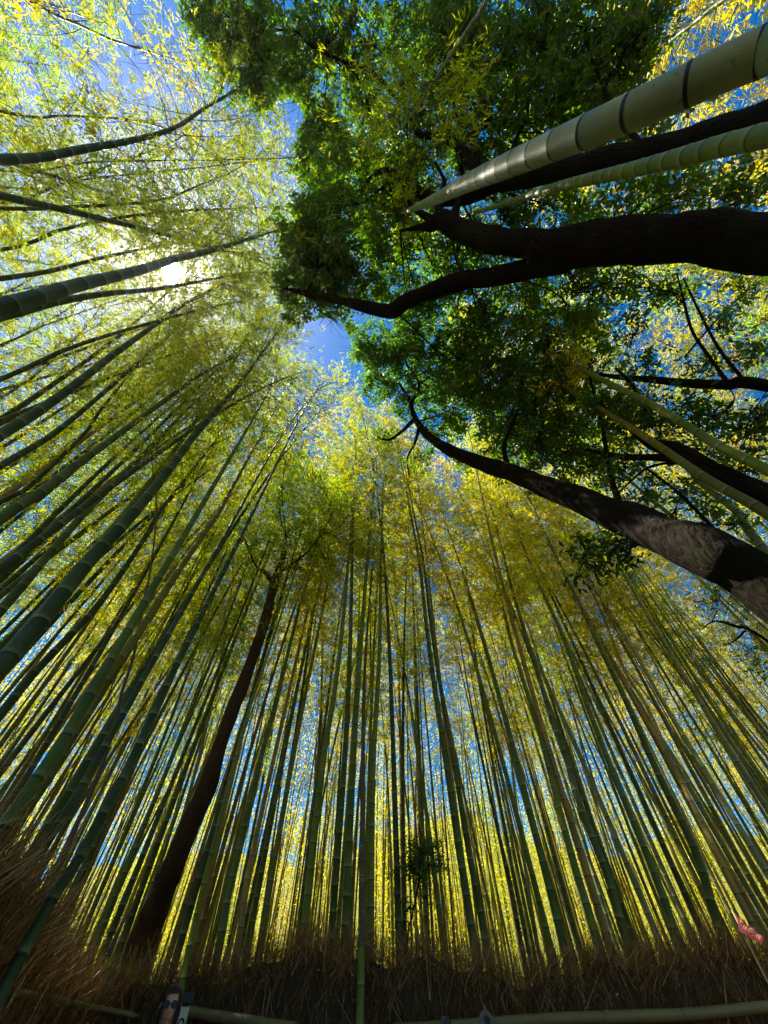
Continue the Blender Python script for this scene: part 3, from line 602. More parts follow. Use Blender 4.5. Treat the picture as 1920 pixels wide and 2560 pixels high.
tree('evergreen_tree', 'dark evergreen whose trunk runs between the two pale culms at the top right', [
    ('trunk', [(1659, 250, 4.2, 64), (1500, 300, 5.0, 58), (1400, 332, 5.6, 60), (1300, 352, 6.2, 52), (1200, 370, 6.9, 46), (1080, 388, 7.8, 40), (1030, 372, 8.2, 30), (996, 322, 8.8, 20), (950, 297, 9.2, 15), (903, 287, 9.6, 12), (870, 230, 10, 9), (800, 153, 10.4, 8), (735, 130, 10.8, 7), (670, 97, 11.2, 6), (633, 67, 11.5, 5), (570, 67, 12, 3)]),
    ('limb', [(1080, 388, 7.8, 36), (1010, 425, 8.2, 28), (960, 432, 8.5, 26), (920, 423, 8.8, 24), (886, 400, 9.2, 20), (840, 370, 9.8, 14), (800, 385, 10.2, 8), (778, 430, 10.6, 4)]),
    ('branch', [(1026, 366, 8.2, 18), (1030, 330, 8.6, 12), (1000, 280, 9.2, 9), (980, 220, 9.8, 7), (990, 130, 10.5, 4)]),
    ('branch', [(1150, 378, 7.3, 16), (1110, 320, 8.2, 10), (1140, 240, 9.0, 7), (1120, 140, 9.8, 4)]),
    ('branch', [(1400, 330, 5.6, 14), (1330, 240, 6.8, 9), (1280, 130, 8, 5), (1260, 60, 8.6, 3)])],
    [(470, 50, 62, 12, 1.4), (430, 10, 45, 12, 1.2), (470, 130, 40, 12, .9), (530, 120, 60, 12, 1.4), (560, 205, 45, 12, 1.1), (500, 200, 26, 12, .5), (560, 40, 60, 12, 1.2), (640, 90, 70, 11.5, 1.2), (660, 220, 62, 11.5, 1.3), (690, 300, 62, 11.2, 1.2), (650, 345, 36, 11, .9), (720, 360, 55, 11, 1.0),
     (740, 60, 70, 11.5, .9), (800, 260, 80, 11.5, .6), (840, 120, 90, 11.5, .7), (900, 40, 70, 11.5, .8), (940, 180, 90, 10.5, .9), (1010, 80, 90, 10, 1.3), (1100, 150, 90, 9.5, 1.4), (1060, 260, 80, 9, 1.2), (1180, 60, 80, 9, 1.3), (1200, 220, 90, 8.5, 1.4),
     (1290, 60, 80, 8.5, 1.3), (1310, 180, 80, 8, 1.3), (1380, 80, 60, 7.8, 1.1), (1420, 30, 35, 7.6, .8), (1330, 270, 60, 7.5, 1.0), (1180, 300, 60, 9, 1.0), (1440, 240, 36, 7, .7), (880, 330, 60, 10.5, .9), (1490, 215, 26, 6.5, .6), (960, 300, 70, 10, .8), (900, 420, 60, 10, .8), (1050, 350, 60, 9, .8), (1230, 330, 60, 8.5, .8), (600, 150, 60, 12, 1.0), (740, 160, 70, 11.5, .9), (1000, 30, 70, 10, 1.0)],
    M_BARK, (1.05, 1.05, 1), .112, 1250, wmul=1.3, tmpl=TR)
tree('evergreen_tree', 'mossy evergreen trunk slanting up from the lower right with flaking bark', [
    ('trunk', [(1659, 1268, 1.95, 120), (1560, 1212, 2.25, 104), (1480, 1172, 2.6, 92), (1400, 1142, 3.1, 84), (1300, 1100, 3.8, 64), (1200, 1060, 4.7, 50), (1100, 1020, 5.7, 38), (1050, 1003, 6.2, 34), (1000, 985, 6.7, 28), (950, 960, 7.3, 22), (915, 930, 7.9, 17), (893, 895, 8.5, 12), (885, 865, 9, 9), (862, 828, 9.5, 5)]),
    ('branch', [(895, 905, 8.3, 10), (870, 930, 8.3, 7), (840, 950, 8.4, 5), (815, 945, 8.6, 3)]),
    ('branch', [(905, 925, 8.1, 9), (895, 960, 8.0, 6), (880, 990, 8.0, 4), (884, 1030, 8.0, 3)]),
    ('branch', [(887, 875, 8.8, 8), (905, 830, 9.2, 6), (880, 790, 9.6, 5), (870, 750, 10, 3)]),
    ('branch', [(1100, 1020, 5.7, 14), (1090, 960, 6.4, 9), (1120, 880, 7.0, 6), (1130, 800, 7.6, 4)]),
    ('branch', [(1350, 1120, 3.5, 18), (1320, 1030, 4.6, 11), (1300, 920, 5.6, 8), (1270, 800, 6.6, 5)]),
    ('branch', [(1380, 1160, 3.2, 7), (1330, 1170, 3.3, 5), (1290, 1195, 3.2, 4), (1255, 1200, 3.1, 2)])],
    [(775, 745, 45, 10, 1.2), (830, 770, 60, 9.8, 1.4), (880, 720, 60, 9.8, 1.1), (930, 790, 80, 9.5, 1.4), (830, 830, 40, 9.6, .9), (890, 860, 50, 9.2, 1.0), (1010, 760, 70, 9, 1.2), (1020, 860, 80, 8.5, 1.4), (960, 930, 45, 8.5, .9), (830, 945, 26, 8.6, .6), (905, 990, 30, 8, .5),
     (1100, 800, 80, 8, 1.3), (1110, 920, 80, 7.5, 1.4), (1180, 860, 80, 7, 1.3), (1190, 960, 70, 6.5, 1.2), (1190, 740, 70, 7.5, 1.1), (1260, 930, 70, 6.5, 1.1), (1270, 1010, 60, 6, 1.0), (1090, 1010, 30, 6.5, .6), (1270, 800, 70, 7, 1.0), (1000, 1000, 26, 7.5, .6), (1150, 1060, 22, 5.5, .5)],
    M_BARK, (1.1, 1.15, 1), .105, 1450)
tree('leaf_spray', 'dark leafy spray hanging below the mossy slanting trunk', [
    ('stem', [(1405, 1165, 3.0, 6), (1370, 1180, 3.05, 5), (1330, 1195, 3.1, 4), (1290, 1200, 3.1, 3), (1250, 1215, 3.0, 2)])],
[(1335, 1180, 20, 3.05, .9), (1355, 1205, 16, 3.0, .9), (1300, 1165, 18, 3.05, .8), (1275, 1185, 18, 3.0, .9), (1310, 1200, 18, 3.0, 1.0), (1285, 1222, 17, 2.95, 1.0), (1318, 1232, 15, 2.9, .8), (1250, 1160, 12, 3.05, .8), (1232, 1190, 11, 3.0, .7), (1262, 1205, 12, 3.0, .6), (1247, 1262, 11, 2.8, .9), (1296, 1262, 8, 2.85, .7), (1365, 1175, 12, 3.1, .7)],
    M_BARK, (.11, .13, .14), .085, 2300, cat='branch', ground=False, single=True)  # backlit silhouette darkness put into the leaf colour
tree('evergreen_tree', 'slender evergreen with a level limb over the right edge and forked thin stems', [
    ('trunk', [(1659, 833, 4.2, 27), (1573, 831, 4.6, 21), (1489, 828, 5.0, 18), (1406, 820, 5.4, 14), (1339, 815, 5.8, 10), (1293, 808, 6.1, 5)]),
    ('branch', [(1573, 828, 4.6, 9), (1539, 780, 5.0, 7), (1496, 716, 5.5, 6), (1476, 646, 6.1, 5), (1462, 590, 6.5, 3)]),
    ('branch', [(1610, 825, 4.5, 8), (1553, 753, 5.1, 6), (1509, 670, 5.8, 5), (1476, 600, 6.4, 3)]),
    ('branch', [(1380, 850, 5.4, 9), (1345, 810, 5.6, 8), (1330, 795, 5.9, 5)]),
    ('branch', [(1480, 770, 5.2, 4), (1540, 700, 5.7, 4), (1600, 640, 6.2, 3), (1640, 610, 6.5, 2)])],
    [(1310, 880, 60, 5.5, 1.1), (1360, 700, 34, 6, .6), (1400, 780, 40, 5.6, .5), (1390, 900, 50, 5, 1.0), (1480, 880, 45, 4.8, .8), (1520, 790, 40, 5.2, .5), (1570, 700, 40, 5.5, .5), (1610, 620, 36, 5.8, .5), (1560, 900, 50, 4.6, .9), (1630, 900, 45, 4.2, 1.0), (1620, 760, 40, 5, .6), (1440, 610, 30, 6, .45), (1370, 620, 30, 6, .5), (1600, 980, 40, 4.0, .8)],
    M_BARK, (.85, .9, 1), .085, 1300, wmul=1.5)
tree('evergreen_tree', 'dark brown limbed evergreen crossing between green culms on the right', [
    ('trunk', [(1659, 1085, 2.9, 46), (1590, 1045, 3.3, 42), (1520, 1005, 3.7, 40), (1456, 972, 4.2, 34), (1400, 955, 4.7, 22), (1340, 900, 5.5, 12), (1300, 850, 6.1, 6)]),
    ('limb', [(1659, 1060, 3.1, 30), (1600, 1035, 3.3, 28), (1540, 1008, 3.6, 24), (1439, 990, 4.2, 20), (1339, 986, 4.7, 13), (1260, 970, 5.2, 5)]),
    ('branch', [(1480, 1000, 4.0, 6), (1400, 1010, 4.4, 5), (1330, 1070, 4.6, 4)]),
    ('branch', [(1560, 1160, 3.0, 8), (1460, 1060, 3.8, 6), (1380, 1000, 4.5, 4)])],
    [(1350, 1010, 45, 4.6, .9), (1400, 1060, 40, 4.3, .9), (1470, 1070, 40, 3.9, .8), (1540, 1100, 36, 3.5, .8), (1600, 1130, 34, 3.2, .7), (1450, 1120, 26, 3.8, .6), (1330, 930, 50, 5.2, .9), (1430, 930, 40, 4.6, .8), (1520, 970, 36, 4.2, .7), (1640, 1010, 26, 3.6, .8)],
    M_BARK, (.9, .95, 1), .08, 1300, wmul=1.5)
tree('bark_tree', 'tree with peeling brown bark rising from the left part of the fence', [
    ('trunk', [(300, 2060, 1.0, 58), (317, 2010, 1.15, 54), (360, 1910, 1.55, 50), (400, 1809, 2.05, 45), (443, 1709, 2.6, 39), (467, 1640, 3.0, 31), (500, 1540, 3.75, 28), (527, 1473, 4.3, 25), (553, 1400, 5.0, 23), (573, 1340, 5.7, 21), (590, 1270, 6.5, 20), (598, 1245, 6.9, 17), (611, 1206, 7.5, 11), (618, 1160, 8.2, 6)]),
    ('branch', [(592, 1262, 6.6, 12), (572, 1236, 7.0, 9), (553, 1222, 7.3, 6), (530, 1170, 8.2, 4)]),
    ('branch', [(600, 1240, 6.9, 8), (625, 1222, 7.2, 6), (660, 1196, 7.6, 4), (690, 1160, 8.2, 3)])],
    [(560, 1170, 50, 8.2, .7), (620, 1150, 60, 8.6, .8), (680, 1180, 45, 8.0, .7), (640, 1225, 45, 7.6, .8), (545, 1215, 30, 7.6, .6), (700, 1110, 60, 9, .8), (760, 1180, 50, 8.6, .6), (600, 1060, 60, 9.6, .8), (680, 1030, 60, 10, .8), (520, 1140, 45, 8.6, .6), (760, 1080, 50, 9.5, .6), (720, 1230, 36, 8.0, .5), (620, 980, 50, 10.4, .6)],
    M_BARK2, (3.0, 2.2, 1.0), .085, 800)
tree('sapling', 'small dark leafy sapling among the culms right of centre', [
    ('stem', [(880, 2030, .72, 4), (890, 1980, .95, 4), (905, 1900, 1.35, 4), (908, 1830, 1.8, 3), (905, 1780, 2.2, 2)])],
    [(905, 1830, 34, 1.75, 1.3), (930, 1865, 32, 1.55, 1.5), (885, 1880, 32, 1.5, 1.4), (915, 1900, 22, 1.4, .9), (880, 1960, 20, 1.05, .7), (920, 1940, 16, 1.15, .5)],
    M_BARK, (.6, .8, .9), .055, 2600, cat='sapling')
tree('distant_tree', 'bare twigged tree with dark branch beyond the lower right trunk', [
    ('trunk', [(1659, 1385, 4.8, 7), (1590, 1353, 5.3, 6), (1543, 1342, 5.6, 4), (1515, 1360, 5.6, 2)]),
    ('branch', [(1610, 1362, 5.1, 5), (1585, 1385, 5.0, 3), (1560, 1395, 5.0, 2)])],
    [(1540, 1290, 40, 6.4, .8), (1610, 1300, 36, 6.0, .7), (1620, 1410, 36, 4.8, .6), (1650, 1450, 30, 4.4, .7)],
    M_BARK, (1.3, 1.2, .9), .11, 420)
# dead vine
def rope(name, label, cat, pts_, wd, m):
    P = np.array([atR(x, y, r) for x, y, r in pts_]); base = P[0].copy()
    if name == 'dead_stem': P = extend(P); base = P[0].copy()
    base[2] = max(0, base[2]) if P[0, 2] > .1 else 0
    Q = catmull(P, 60); V, Fs = tube(Q, np.linspace(wd, wd * .25, 60), 8, .08); o = link(name, mesh(name, V - base, Fs, m)); o.location = base
    return props(o, label, cat)
rope('dead_stem', 'thin black dead stem climbing crookedly across the left culms', 'stem', [(225, 1640, 5.6), (262, 1500, 5.6), (290, 1410, 5.5), (310, 1300, 5.4), (325, 1230, 5.3), (338, 1106, 5.2), (330, 1020, 5.2), (322, 950, 5.1), (300, 905, 5.0)], .028, M_SHEATH)
rope('broken_cane', 'short dark broken cane leaning over the left brushwood', 'cane', [(232, 2065, 6.6), (262, 2000, 6.6), (285, 1962, 6.6)], .03, M_SHEATH)

# ------------------------------------------------------------------ brushwood fence
def fence():
    root = empty('brushwood_fence', (FENCE[6, 0], FENCE[6, 1], 0), 'brown brushwood fence of dried bamboo twigs with bamboo rails along the path', 'fence')
    off = np.array([FENCE[6, 0], FENCE[6, 1], 0])
    F3 = catmull(np.column_stack([FENCE, np.zeros(len(FENCE))]), 300)[:, :2]
    s = np.concatenate([[0], np.cumsum(np.linalg.norm(np.diff(F3, axis=0), axis=1))]); tot = s[-1]
    tg = unit(np.gradient(F3, axis=0)); nr = np.stack([tg[:, 1], -tg[:, 0]], 1)   # towards the path
    top = lambda u: 1.98 - .17 * np.exp(-((u - 11.3) / 2.2) ** 2) + .09 * np.sin(u * 1.3) + .05 * np.sin(u * 3.7 + 1) + .04 * np.sin(u * 9)
    def at(u, h, o):
        x = np.interp(u, s, F3[:, 0]) + np.interp(u, s, nr[:, 0]) * o; y = np.interp(u, s, F3[:, 1]) + np.interp(u, s, nr[:, 1]) * o
        return np.stack([x, y, h], -1)
    # core
    u = np.linspace(0, tot, 200); parts = []
    A = at(u, np.full(200, -.02), .0); B = at(u, top(u) - .09, -.04); Cc = at(u, top(u) - .09, -.22); D = at(u, np.full(200, -.02), -.22)
    V = np.stack([A, B, Cc, D], 1).reshape(-1, 3); i = np.arange(199)[:, None] * 4; j = np.arange(4)[None]; k = (j + 1) % 4
    Fq = np.stack([i + j, i + k, i + 4 + k, i + 4 + j], -1).reshape(-1, 4)
    link('core', mesh('core', V - off, Fq, M_BACK, False), root)
    # twigs
    n = 50000; u = rng.uniform(0, tot, n); u = np.where(rng.random(n) < .7, rng.uniform(5.5, min(tot, 26), n), u)
    h = rng.uniform(-.1, 1, n) ** .7 * 0 + rng.uniform(.2, 1, n); P = at(u, h * top(u) * .98, rng.uniform(-.24, .07, n))
    side = np.stack([np.interp(u, s, tg[:, 0]), np.interp(u, s, tg[:, 1]), np.zeros(n)], -1)
    D = np.array([0, 0, 1.0]) + side * rng.normal(size=(n, 1)) * .38 + rng.normal(size=(n, 3)) * .22
    V, Fa, ta = leaves(P, D, rng.uniform(.12, .42, n), rng.uniform(.004, .010, n), np.clip(rng.normal(.45, .25, n), 0, 1), TT)
    # ragged tips on top
    n2 = 20000; u = rng.uniform(4, 27, n2); P = at(u, top(u) - rng.uniform(.0, .28, n2), rng.uniform(-.3, .10, n2))
    side = np.stack([np.interp(u, s, tg[:, 0]), np.interp(u, s, tg[:, 1]), np.zeros(n2)], -1)
    nn = np.stack([np.interp(u, s, nr[:, 0]), np.interp(u, s, nr[:, 1]), np.zeros(n2)], -1)
    D = np.array([0, 0, .8]) + side * rng.normal(.15, .7, size=(n2, 1)) + nn * rng.normal(.2, .5, size=(n2, 1))
    V2, F2, t2 = leaves(P, D, rng.uniform(.10, .38, n2), rng.uniform(.003, .007, n2), np.clip(rng.normal(.62, .25, n2), 0, 1), TT)
    Vj, Fj = join([(V, Fa), (V2, F2)])
    link('brushwood', mesh('brushwood', Vj - off, Fj, M_DRY, False, {'tone': np.concatenate([ta, t2])}), root, (1, 1, 1), 'stuff')
    n3 = 9000; u = rng.uniform(3, 27, n3); P = at(u, top(u) * rng.uniform(.3, 1.03, n3), rng.uniform(-.1, .10, n3))
    V, Fa, ta = leaves(P, rng.normal(size=(n3, 3)) + np.array([0, 0, -.3]), rng.uniform(.03, .085, n3), rng.uniform(.006, .014, n3), np.clip(rng.normal(.45, .28, n3), 0, 1), TB)
    link('dry_leaves', mesh('dry_leaves', V - off, Fa, M_DRY, False, {'tone': ta}), root, (1, 1, 1), 'stuff')
    # rails
    def rail(pts3, r):
        Q = catmull(np.array(pts3), 60); parts_ = [tube(Q, r * (1 + .05 * (np.arange(60) % 6 == 0)), 12)]
        V_, Fs_ = join(parts_); link('rail', mesh('rail', V_ - off, Fs_, M_RAIL), root)
    def rp(x, y, ofs=.1):      # where the sight line meets the face of the fence
        r = ray(x, y); a = math.atan2(r[0], r[1]); best = None
        az = np.arctan2(F3[:, 0], F3[:, 1]); kk = np.where(F3[:, 1] > .3, np.abs(az - a), 9).argmin(); rho = math.hypot(*F3[kk]) - ofs
        return atR(x, y, rho)
    rail([rp(0, 2129, .12) + np.array([-.02, -.25, .16]), rp(19, 2133), rp(100, 2153), rp(190, 2174), rp(275, 2190), rp(300, 2196)], .022)
    rail([rp(0, 2061) + np.array([-.02, -.3, .1]), rp(0, 2061), rp(27, 2072), rp(45, 2080)], .022)
    rail([rp(0, 1873) + np.array([-.02, -.3, .1]), rp(0, 1873), rp(18, 1884), rp(30, 1892)], .022)
    rail([rp(398, 2182), rp(450, 2193), rp(520, 2203), rp(570, 2212), rp(640, 2222)], .045)
    rail([rp(850, 2226), rp(960, 2219), rp(1106, 2208), rp(1230, 2200), rp(1380, 2195), rp(1500, 2190), rp(1640, 2177), rp(1700, 2172)], .045)
    return at, s
fence()

# ------------------------------------------------------------------ scattering volume added to give the sun a soft bloom
import bmesh
hz = bpy.data.meshes.new('bloom_haze'); bm = bmesh.new(); bmesh.ops.create_cube(bm, size=1); bm.to_mesh(hz); bm.free()
ho = link('bloom_haze', hz); ho.scale = (130, 130, 24); ho.location = (0, 5, 10.5); ho['kind'] = 'stuff'
mm = mat('bloom_haze'); t_ = T(mm); v_ = t_.n('VolumePrincipled'); v_.inputs['Density'].default_value = .0006; v_.inputs['Anisotropy'].default_value = .88; v_.inputs['Color'].default_value = (.95, .95, .95, 1)
o_ = t_.n('OutputMaterial'); t_.l(v_.outputs[0], o_.inputs['Volume']); hz.materials.append(mm)

# ------------------------------------------------------------------ posts, sign, banner
def lathe(name, prof, m, parent=None, sides=16, loc=(0, 0, 0)):
    P = np.array([(0, 0, z_) for _, z_ in prof], float) + np.array(loc); r = np.array([max(q, .0005) for q, _ in prof])
    V, Fs = tube(P, r, sides); return link(name, mesh(name, V, Fs, m), parent)
def box(name, c, s_, m, parent=None, rot=0, bev=.004):
    import bmesh
    bm = bmesh.new(); bmesh.ops.create_cube(bm, size=1)
    for v in bm.verts: v.co = Vector((v.co.x * s_[0], v.co.y * s_[1], v.co.z * s_[2]))
    bmesh.ops.bevel(bm, geom=bm.edges[:], offset=bev, segments=2, affect='EDGES')
    me = bpy.data.meshes.new(name); bm.to_mesh(me); bm.free(); me.materials.append(m)
    o = link(name, me, parent); o.location = c; o.rotation_euler = (0, 0, rot); return o
pp = atR(960, 2196, 6.3)
q = atR(962, 2196, 6.1); post = empty('fence_post', (q[0], q[1], 0), 'dark round post with a worn top at the foot of the fence', 'post')
lathe('shaft', [(.05, 0), (.05, q[2] - .05), (.047, q[2] - .012), (.035, q[2])], M_WOOD, post)
lathe('band', [(.053, q[2] - .16), (.0545, q[2] - .155), (.0545, q[2] - .12), (.053, q[2] - .115)], M_SHEATH, post)
q = atR(397, 2186, 6.3); sp = empty('sign_post', (q[0], q[1], 0), 'narrow white sign with a black brushed ring beside the woman', 'sign')
sp.rotation_euler = (0, 0, math.atan2(q[1], q[0]) - math.pi / 2)
box('post', (0, .03, (q[2] + .12) / 2), (.05, .03, q[2] + .12), M_WOOD, sp)
box('board', (0, 0, q[2] - .12), (.085, .018, .30), M_WHITE, sp)
box('cap', (.01, 0, q[2] + .085), (.11, .05, .07), M_WOOD, sp)
th = np.linspace(.5, 6.2, 30); P = np.stack([np.cos(th) * .030, np.full(30, -.0115), q[2] - .09 + np.sin(th) * .05], 1)
V, Fs = tube(P, np.linspace(.008, .003, 30), 6); link('brush_mark', mesh('brush_mark', V, Fs, M_INK), sp)

A_, B_ = atR(1585, 1972, 5.5), atR(1650, 2035, 6.1)
ban = empty('banner', (A_[0], A_[1], 0), 'small red cloth banner with white characters drooping above the fence at the far right', 'banner')
bo = np.array([A_[0], A_[1], 0]); nx, ny = 24, 8
top_l = [atR(1585, 1972, 5.5), atR(1625, 2004, 5.4), atR(1648, 2025, 5.3)]; bot_l = [atR(1588, 1980, 5.53), atR(1599, 2011, 5.48), atR(1622, 2026, 5.4), atR(1648, 2042, 5.32)]
Tt, Bb = catmull(top_l, nx), catmull(bot_l, nx); g = []
for jj in range(ny):
    f = jj / (ny - 1); row_ = Tt * (1 - f) + Bb * f; row_[:, 1] += .012 * np.sin(np.arange(nx) * .8 + f * 2); g.append(row_)
G = np.array(g); Vf = G.reshape(-1, 3); i = (np.arange(ny - 1)[:, None] * nx + np.arange(nx - 1)[None]).ravel()
Fq = np.stack([i, i + 1, i + nx + 1, i + nx], 1)
Vb = Vf + np.array([.001, .003, 0]); link('cloth', mesh('cloth', np.vstack([Vf, Vb]) - bo, [np.vstack([Fq, Fq[:, ::-1] + len(Vf)])], M_RED), ban)
fc = bpy.data.curves.new('lettering', 'FONT'); fc.body = '竹林の小径'; fc.size = 1; fc.extrude = .004
fo_ = bpy.data.objects.new('tmp', fc); C.objects.link(fo_); dg = bpy.context.evaluated_depsgraph_get(); dg.update()
tm = bpy.data.meshes.new_from_object(fo_.evaluated_get(dg)); bpy.data.objects.remove(fo_)
co = np.zeros(len(tm.vertices) * 3); tm.vertices.foreach_get('co', co); co = co.reshape(-1, 3)
if len(co):
    x0, x1 = co[:, 0].min(), co[:, 0].max(); y0, y1 = co[:, 1].min(), co[:, 1].max()
    uu = .18 + (co[:, 0] - x0) / (x1 - x0) * .72; vv = .62 - (co[:, 1] - y0) / (y1 - y0) * .5
    fi, fj = uu * (nx - 1), vv * (ny - 1); i0 = np.clip(fi.astype(int), 0, nx - 2); j0 = np.clip(fj.astype(int), 0, ny - 2); a, b = (fi - i0)[:, None], (fj - j0)[:, None]
    S_ = G[j0, i0] * (1 - a) * (1 - b) + G[j0, i0 + 1] * a * (1 - b) + G[j0 + 1, i0] * (1 - a) * b + G[j0 + 1, i0 + 1] * a * b
    to_cam = unit(np.array([0, 0, CZ]) - S_); S_ = S_ + to_cam * (.004 + co[:, 2:3])
    tm.vertices.foreach_set('co', (S_ - bo).ravel()); tm.materials.clear(); tm.materials.append(M_SKIN); tm.update(); link('lettering', tm, ban)
P = np.array([[A_[0] - .03, A_[1] + .02, 0], [A_[0] - .015, A_[1] + .01, A_[2] * .5], [A_[0], A_[1] + .005, A_[2] + .02]]); V, Fs = tube(catmull(P, 12), .008, 8); link('pole', mesh('pole', V - bo, Fs, M_RAIL), ban)

# ------------------------------------------------------------------ people
def person(loc, face_to, height, label, shirt, hat=None, glasses=False, hairlong=True):
    root = empty('person', (loc[0], loc[1], 0), label, 'person'); root.rotation_euler = (0, 0, math.atan2(face_to[1] - loc[1], face_to[0] - loc[0]) + math.pi / 2)
    k = height / 1.68
    J = {'pel': (0, 0, .95, .125), 'chest': (0, .0, 1.22, .125), 'neckb': (0, .01, 1.40, .075), 'neck': (0, .0, 1.46, .05), 'head0': (0, -.01, 1.53, .07), 'head': (0, 0, 1.58, .082)}
    for s_, n_ in ((-1, 'l'), (1, 'r')):
        J.update({n_ + 'hip': (s_ * .09, 0, .88, .095), n_ + 'kn': (s_ * .10, -.02, .48, .058), n_ + 'an': (s_ * .10, .02, .09, .038), n_ + 'toe': (s_ * .11, -.14, .035, .032),
                  n_ + 'sh': (s_ * .165, 0, 1.37, .058), n_ + 'el': (s_ * .22, .03, 1.10, .040), n_ + 'wr': (s_ * .22, -.05, .87, .028), n_ + 'pa': (s_ * .22, -.07, .80, .030)})
    E = [('pel', 'chest'), ('chest', 'neckb'), ('neckb', 'neck'), ('neck', 'head0'), ('head0', 'head')]
    for n_ in 'lr': E += [('pel', n_ + 'hip'), (n_ + 'hip', n_ + 'kn'), (n_ + 'kn', n_ + 'an'), (n_ + 'an', n_ + 'toe'), ('neckb', n_ + 'sh'), (n_ + 'sh', n_ + 'el'), (n_ + 'el', n_ + 'wr'), (n_ + 'wr', n_ + 'pa')]
    for s_, n_ in ((-1, 'l'), (1, 'r')):
        for f_ in range(4):
            a_ = (s_ * .22 , -.09 + .02 * f_, .765 - (0.004 if f_ in (1, 2) else 0), .0095); b_ = (s_ * .215, -.10 + .02 * f_, .725 - (.006 if f_ in (1, 2) else 0), .008)
            J[n_ + 'f%d' % f_] = a_; J[n_ + 'g%d' % f_] = b_; E += [(n_ + 'pa', n_ + 'f%d' % f_), (n_ + 'f%d' % f_, n_ + 'g%d' % f_)]
        J[n_ + 't'] = (s_ * .205, -.115, .785, .010); E.append((n_ + 'pa', n_ + 't'))
    names = list(J); me = bpy.data.meshes.new('sk'); me.from_pydata([Vector(J[q_][:3]) * k for q_ in names], [(names.index(a), names.index(b)) for a, b in E], [])
    ob = bpy.data.objects.new('sk', me); C.objects.link(ob); md = ob.modifiers.new('skin', 'SKIN'); md.use_smooth_shade = True
    sv = me.skin_vertices[0].data
    for i_, q_ in enumerate(names): sv[i_].radius = (J[q_][3] * k * (1.25 if q_ in ('chest', 'pel') else 1), J[q_][3] * k * (.85 if q_ in ('chest', 'pel') else 1)); sv[i_].use_root = q_ == 'pel'
    ob.modifiers.new('sub', 'SUBSURF').levels = 2
    dg = bpy.context.evaluated_depsgraph_get(); dg.update(); body = bpy.data.meshes.new_from_object(ob.evaluated_get(dg)); bpy.data.objects.remove(ob)
    # sculpted head laid over the skinned one
    n1, n2 = 28, 22; V = []
    for a in range(n2 + 1):
        ph = math.pi * a / n2
        for b in range(n1):
            t_ = 2 * math.pi * b / n1; x, y, z_ = math.sin(ph) * math.sin(t_), -math.sin(ph) * math.cos(t_), math.cos(ph)
            wx = .074 * (1 - .22 * max(0, -z_) ** 1.3); dy = .094; hz = .115
            px, py, pz = x * wx, y * dy * (1 - .10 * max(0, -z_)), z_ * hz
            fr_ = max(0, -y)
            py -= .022 * fr_ ** 3 * math.exp(-(x / .16) ** 2) * math.exp(-((z_ + .12) / .16) ** 2)      # nose
            py -= .010 * fr_ * math.exp(-(x / .3) ** 2) * math.exp(-((z_ + .82) / .16) ** 2)              # chin
            py += .010 * fr_ * (math.exp(-((abs(x) - .36) / .16) ** 2)) * math.exp(-((z_ - .06) / .12) ** 2)  # eye sockets
            V.append((px, py, pz))
    V = np.array(V); i_ = (np.arange(n2)[:, None] * n1); j_ = np.arange(n1)[None]; k_ = (j_ + 1) % n1
    Fh = np.stack([i_ + j_, i_ + n1 + j_, i_ + n1 + k_, i_ + k_], -1).reshape(-1, 4)
    hc = np.array([0, -.012, 1.585]) * k
    nb = len(body.vertices); bc = np.zeros(nb * 3); body.vertices.foreach_get('co', bc)
    fl = [list(p.vertices) for p in body.polygons] + [[int(q_) + nb for q_ in f_] for f_ in Fh]
    vv_ = [tuple(x) for x in bc.reshape(-1, 3)] + [tuple(x) for x in (V * k + hc)]
    bm_ = bpy.data.meshes.new('body'); bm_.from_pydata(vv_, [], fl); bm_.polygons.foreach_set('use_smooth', [True] * len(fl))
    bm_.materials.append(M_SKIN); bm_.materials.append(shirt); bm_.materials.append(M_DARKC)
    mi = []
    for p_ in bm_.polygons:
        z_ = p_.center.z / k; mi.append(0 if z_ > 1.43 or (abs(p_.center.x) > .16 * k and z_ < .9) else (1 if z_ > .93 else 2))
    bm_.polygons.foreach_set('material_index', mi); link('body', bm_, root)
    if hat is None:
        # hair: cap over skull and side falls, open at the face
        Vh, keepf = V.copy() * 1.10, []
        long_ = Vh.copy()
        if hairlong:
            low = long_[:, 2] < 0; long_[low, 2] *= 2.0; long_[low, 0] *= 1.12
        xs = rng.normal(size=(len(long_), 1)) * .0025; long_ = long_ + xs
        for f_ in Fh:
            c = V[f_].mean(0)
            if c[1] > .0 or c[2] > .062 or (c[1] > -.075 and abs(c[0]) > .042): keepf.append(f_)
        link('hair', mesh('hair', long_ * k + hc, [np.array(keepf)], M_HAIR), root)
    else:
        rr = [(.0, .165), (.006, .160), (.014, .135), (.05, .11), (.085, .06), (.10, .02), (.112, .0), (.108, .0)]
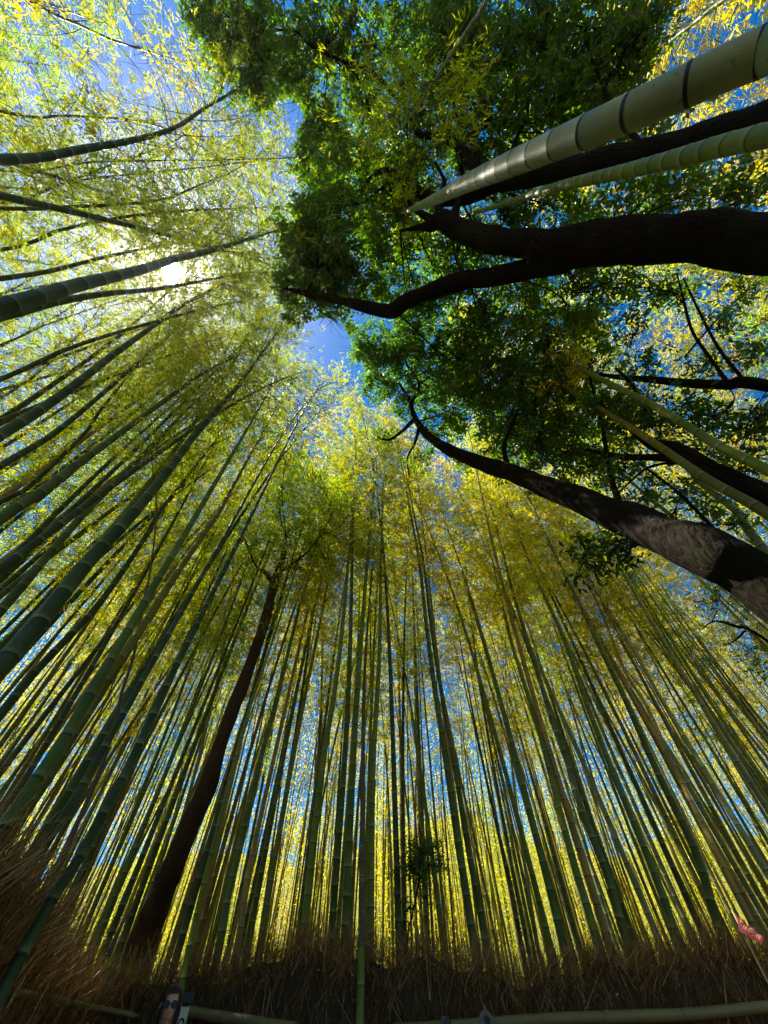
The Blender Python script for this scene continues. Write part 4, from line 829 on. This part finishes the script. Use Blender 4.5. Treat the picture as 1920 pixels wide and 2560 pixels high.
        P = np.array([(hc[0], hc[1], hc[2] + z_ * k) for _, z_ in rr[::-1]]); V2, F2 = tube(P, np.array([max(a_, .002) for a_, _ in rr[::-1]]) * k, 24, .015)
        link('hat', mesh('hat', V2, F2, hat), root)
        link('hair', mesh('hair', (V * 1.06 * k + hc)[:, :], [np.array([f_ for f_ in Fh if V[f_].mean(0)[1] > .01])], M_HAIR), root)
    if glasses:
        gl = []
        for s_ in (-1, 1):
            P = np.array([(s_ * .031, -.100, .010), (s_ * .031, -.108, .010)]) ; V3, F3_ = tube(P, .027, 16); V3[:, 2] = (V3[:, 2] - .01) * .85 + .01; gl.append((V3, F3_))
            gl.append(tube(np.array([(s_ * .055, -.100, .016), (s_ * .076, -.03, .014), (s_ * .074, .02, .01)]), .003, 6))
        gl.append(tube(np.array([(-.012, -.107, .014), (.012, -.107, .014)]), .003, 6)); V3, F3_ = join(gl); link('sunglasses', mesh('sunglasses', V3 * k + hc, F3_, M_LENS, False), root)
    P = np.array([(-.022, -.089, -.062), (0, -.097, -.060), (.022, -.089, -.062)]); V3, F3_ = tube(catmull(P, 8), np.array([.002, .005, .006, .006, .006, .006, .005, .002]), 8); link('lips', mesh('lips', V3 * k + hc, F3_, M_LIP), root)
    for s_ in (-1, 1):
        P = np.array([(s_ * .072, .0, .018), (s_ * .080, .008, .0), (s_ * .073, .004, -.022)]); V3, F3_ = tube(catmull(P, 6), .009, 8); link('ear', mesh('ear', V3 * k + hc, F3_, M_SKIN), root)
    return root
q = atR(368, 2178, 5.5); person(q, (-.4, 0), 1.60 + (q[2] - 1.50), 'woman with long dark hair and dark sunglasses at the foot of the fence', M_NAVY, None, True)
q = atR(1051, 2208, 5.4); person(q, (1.4, 12), q[2] + .03, 'person in a grey pointed hat at the bottom edge', M_DARKC, M_GREYC)
print('TRIS', sum(sum(len(p.vertices) - 2 for p in m.polygons) if len(m.polygons) < 3000 else int(len(m.loops) - 2 * len(m.polygons)) for m in bpy.data.meshes if m.users))
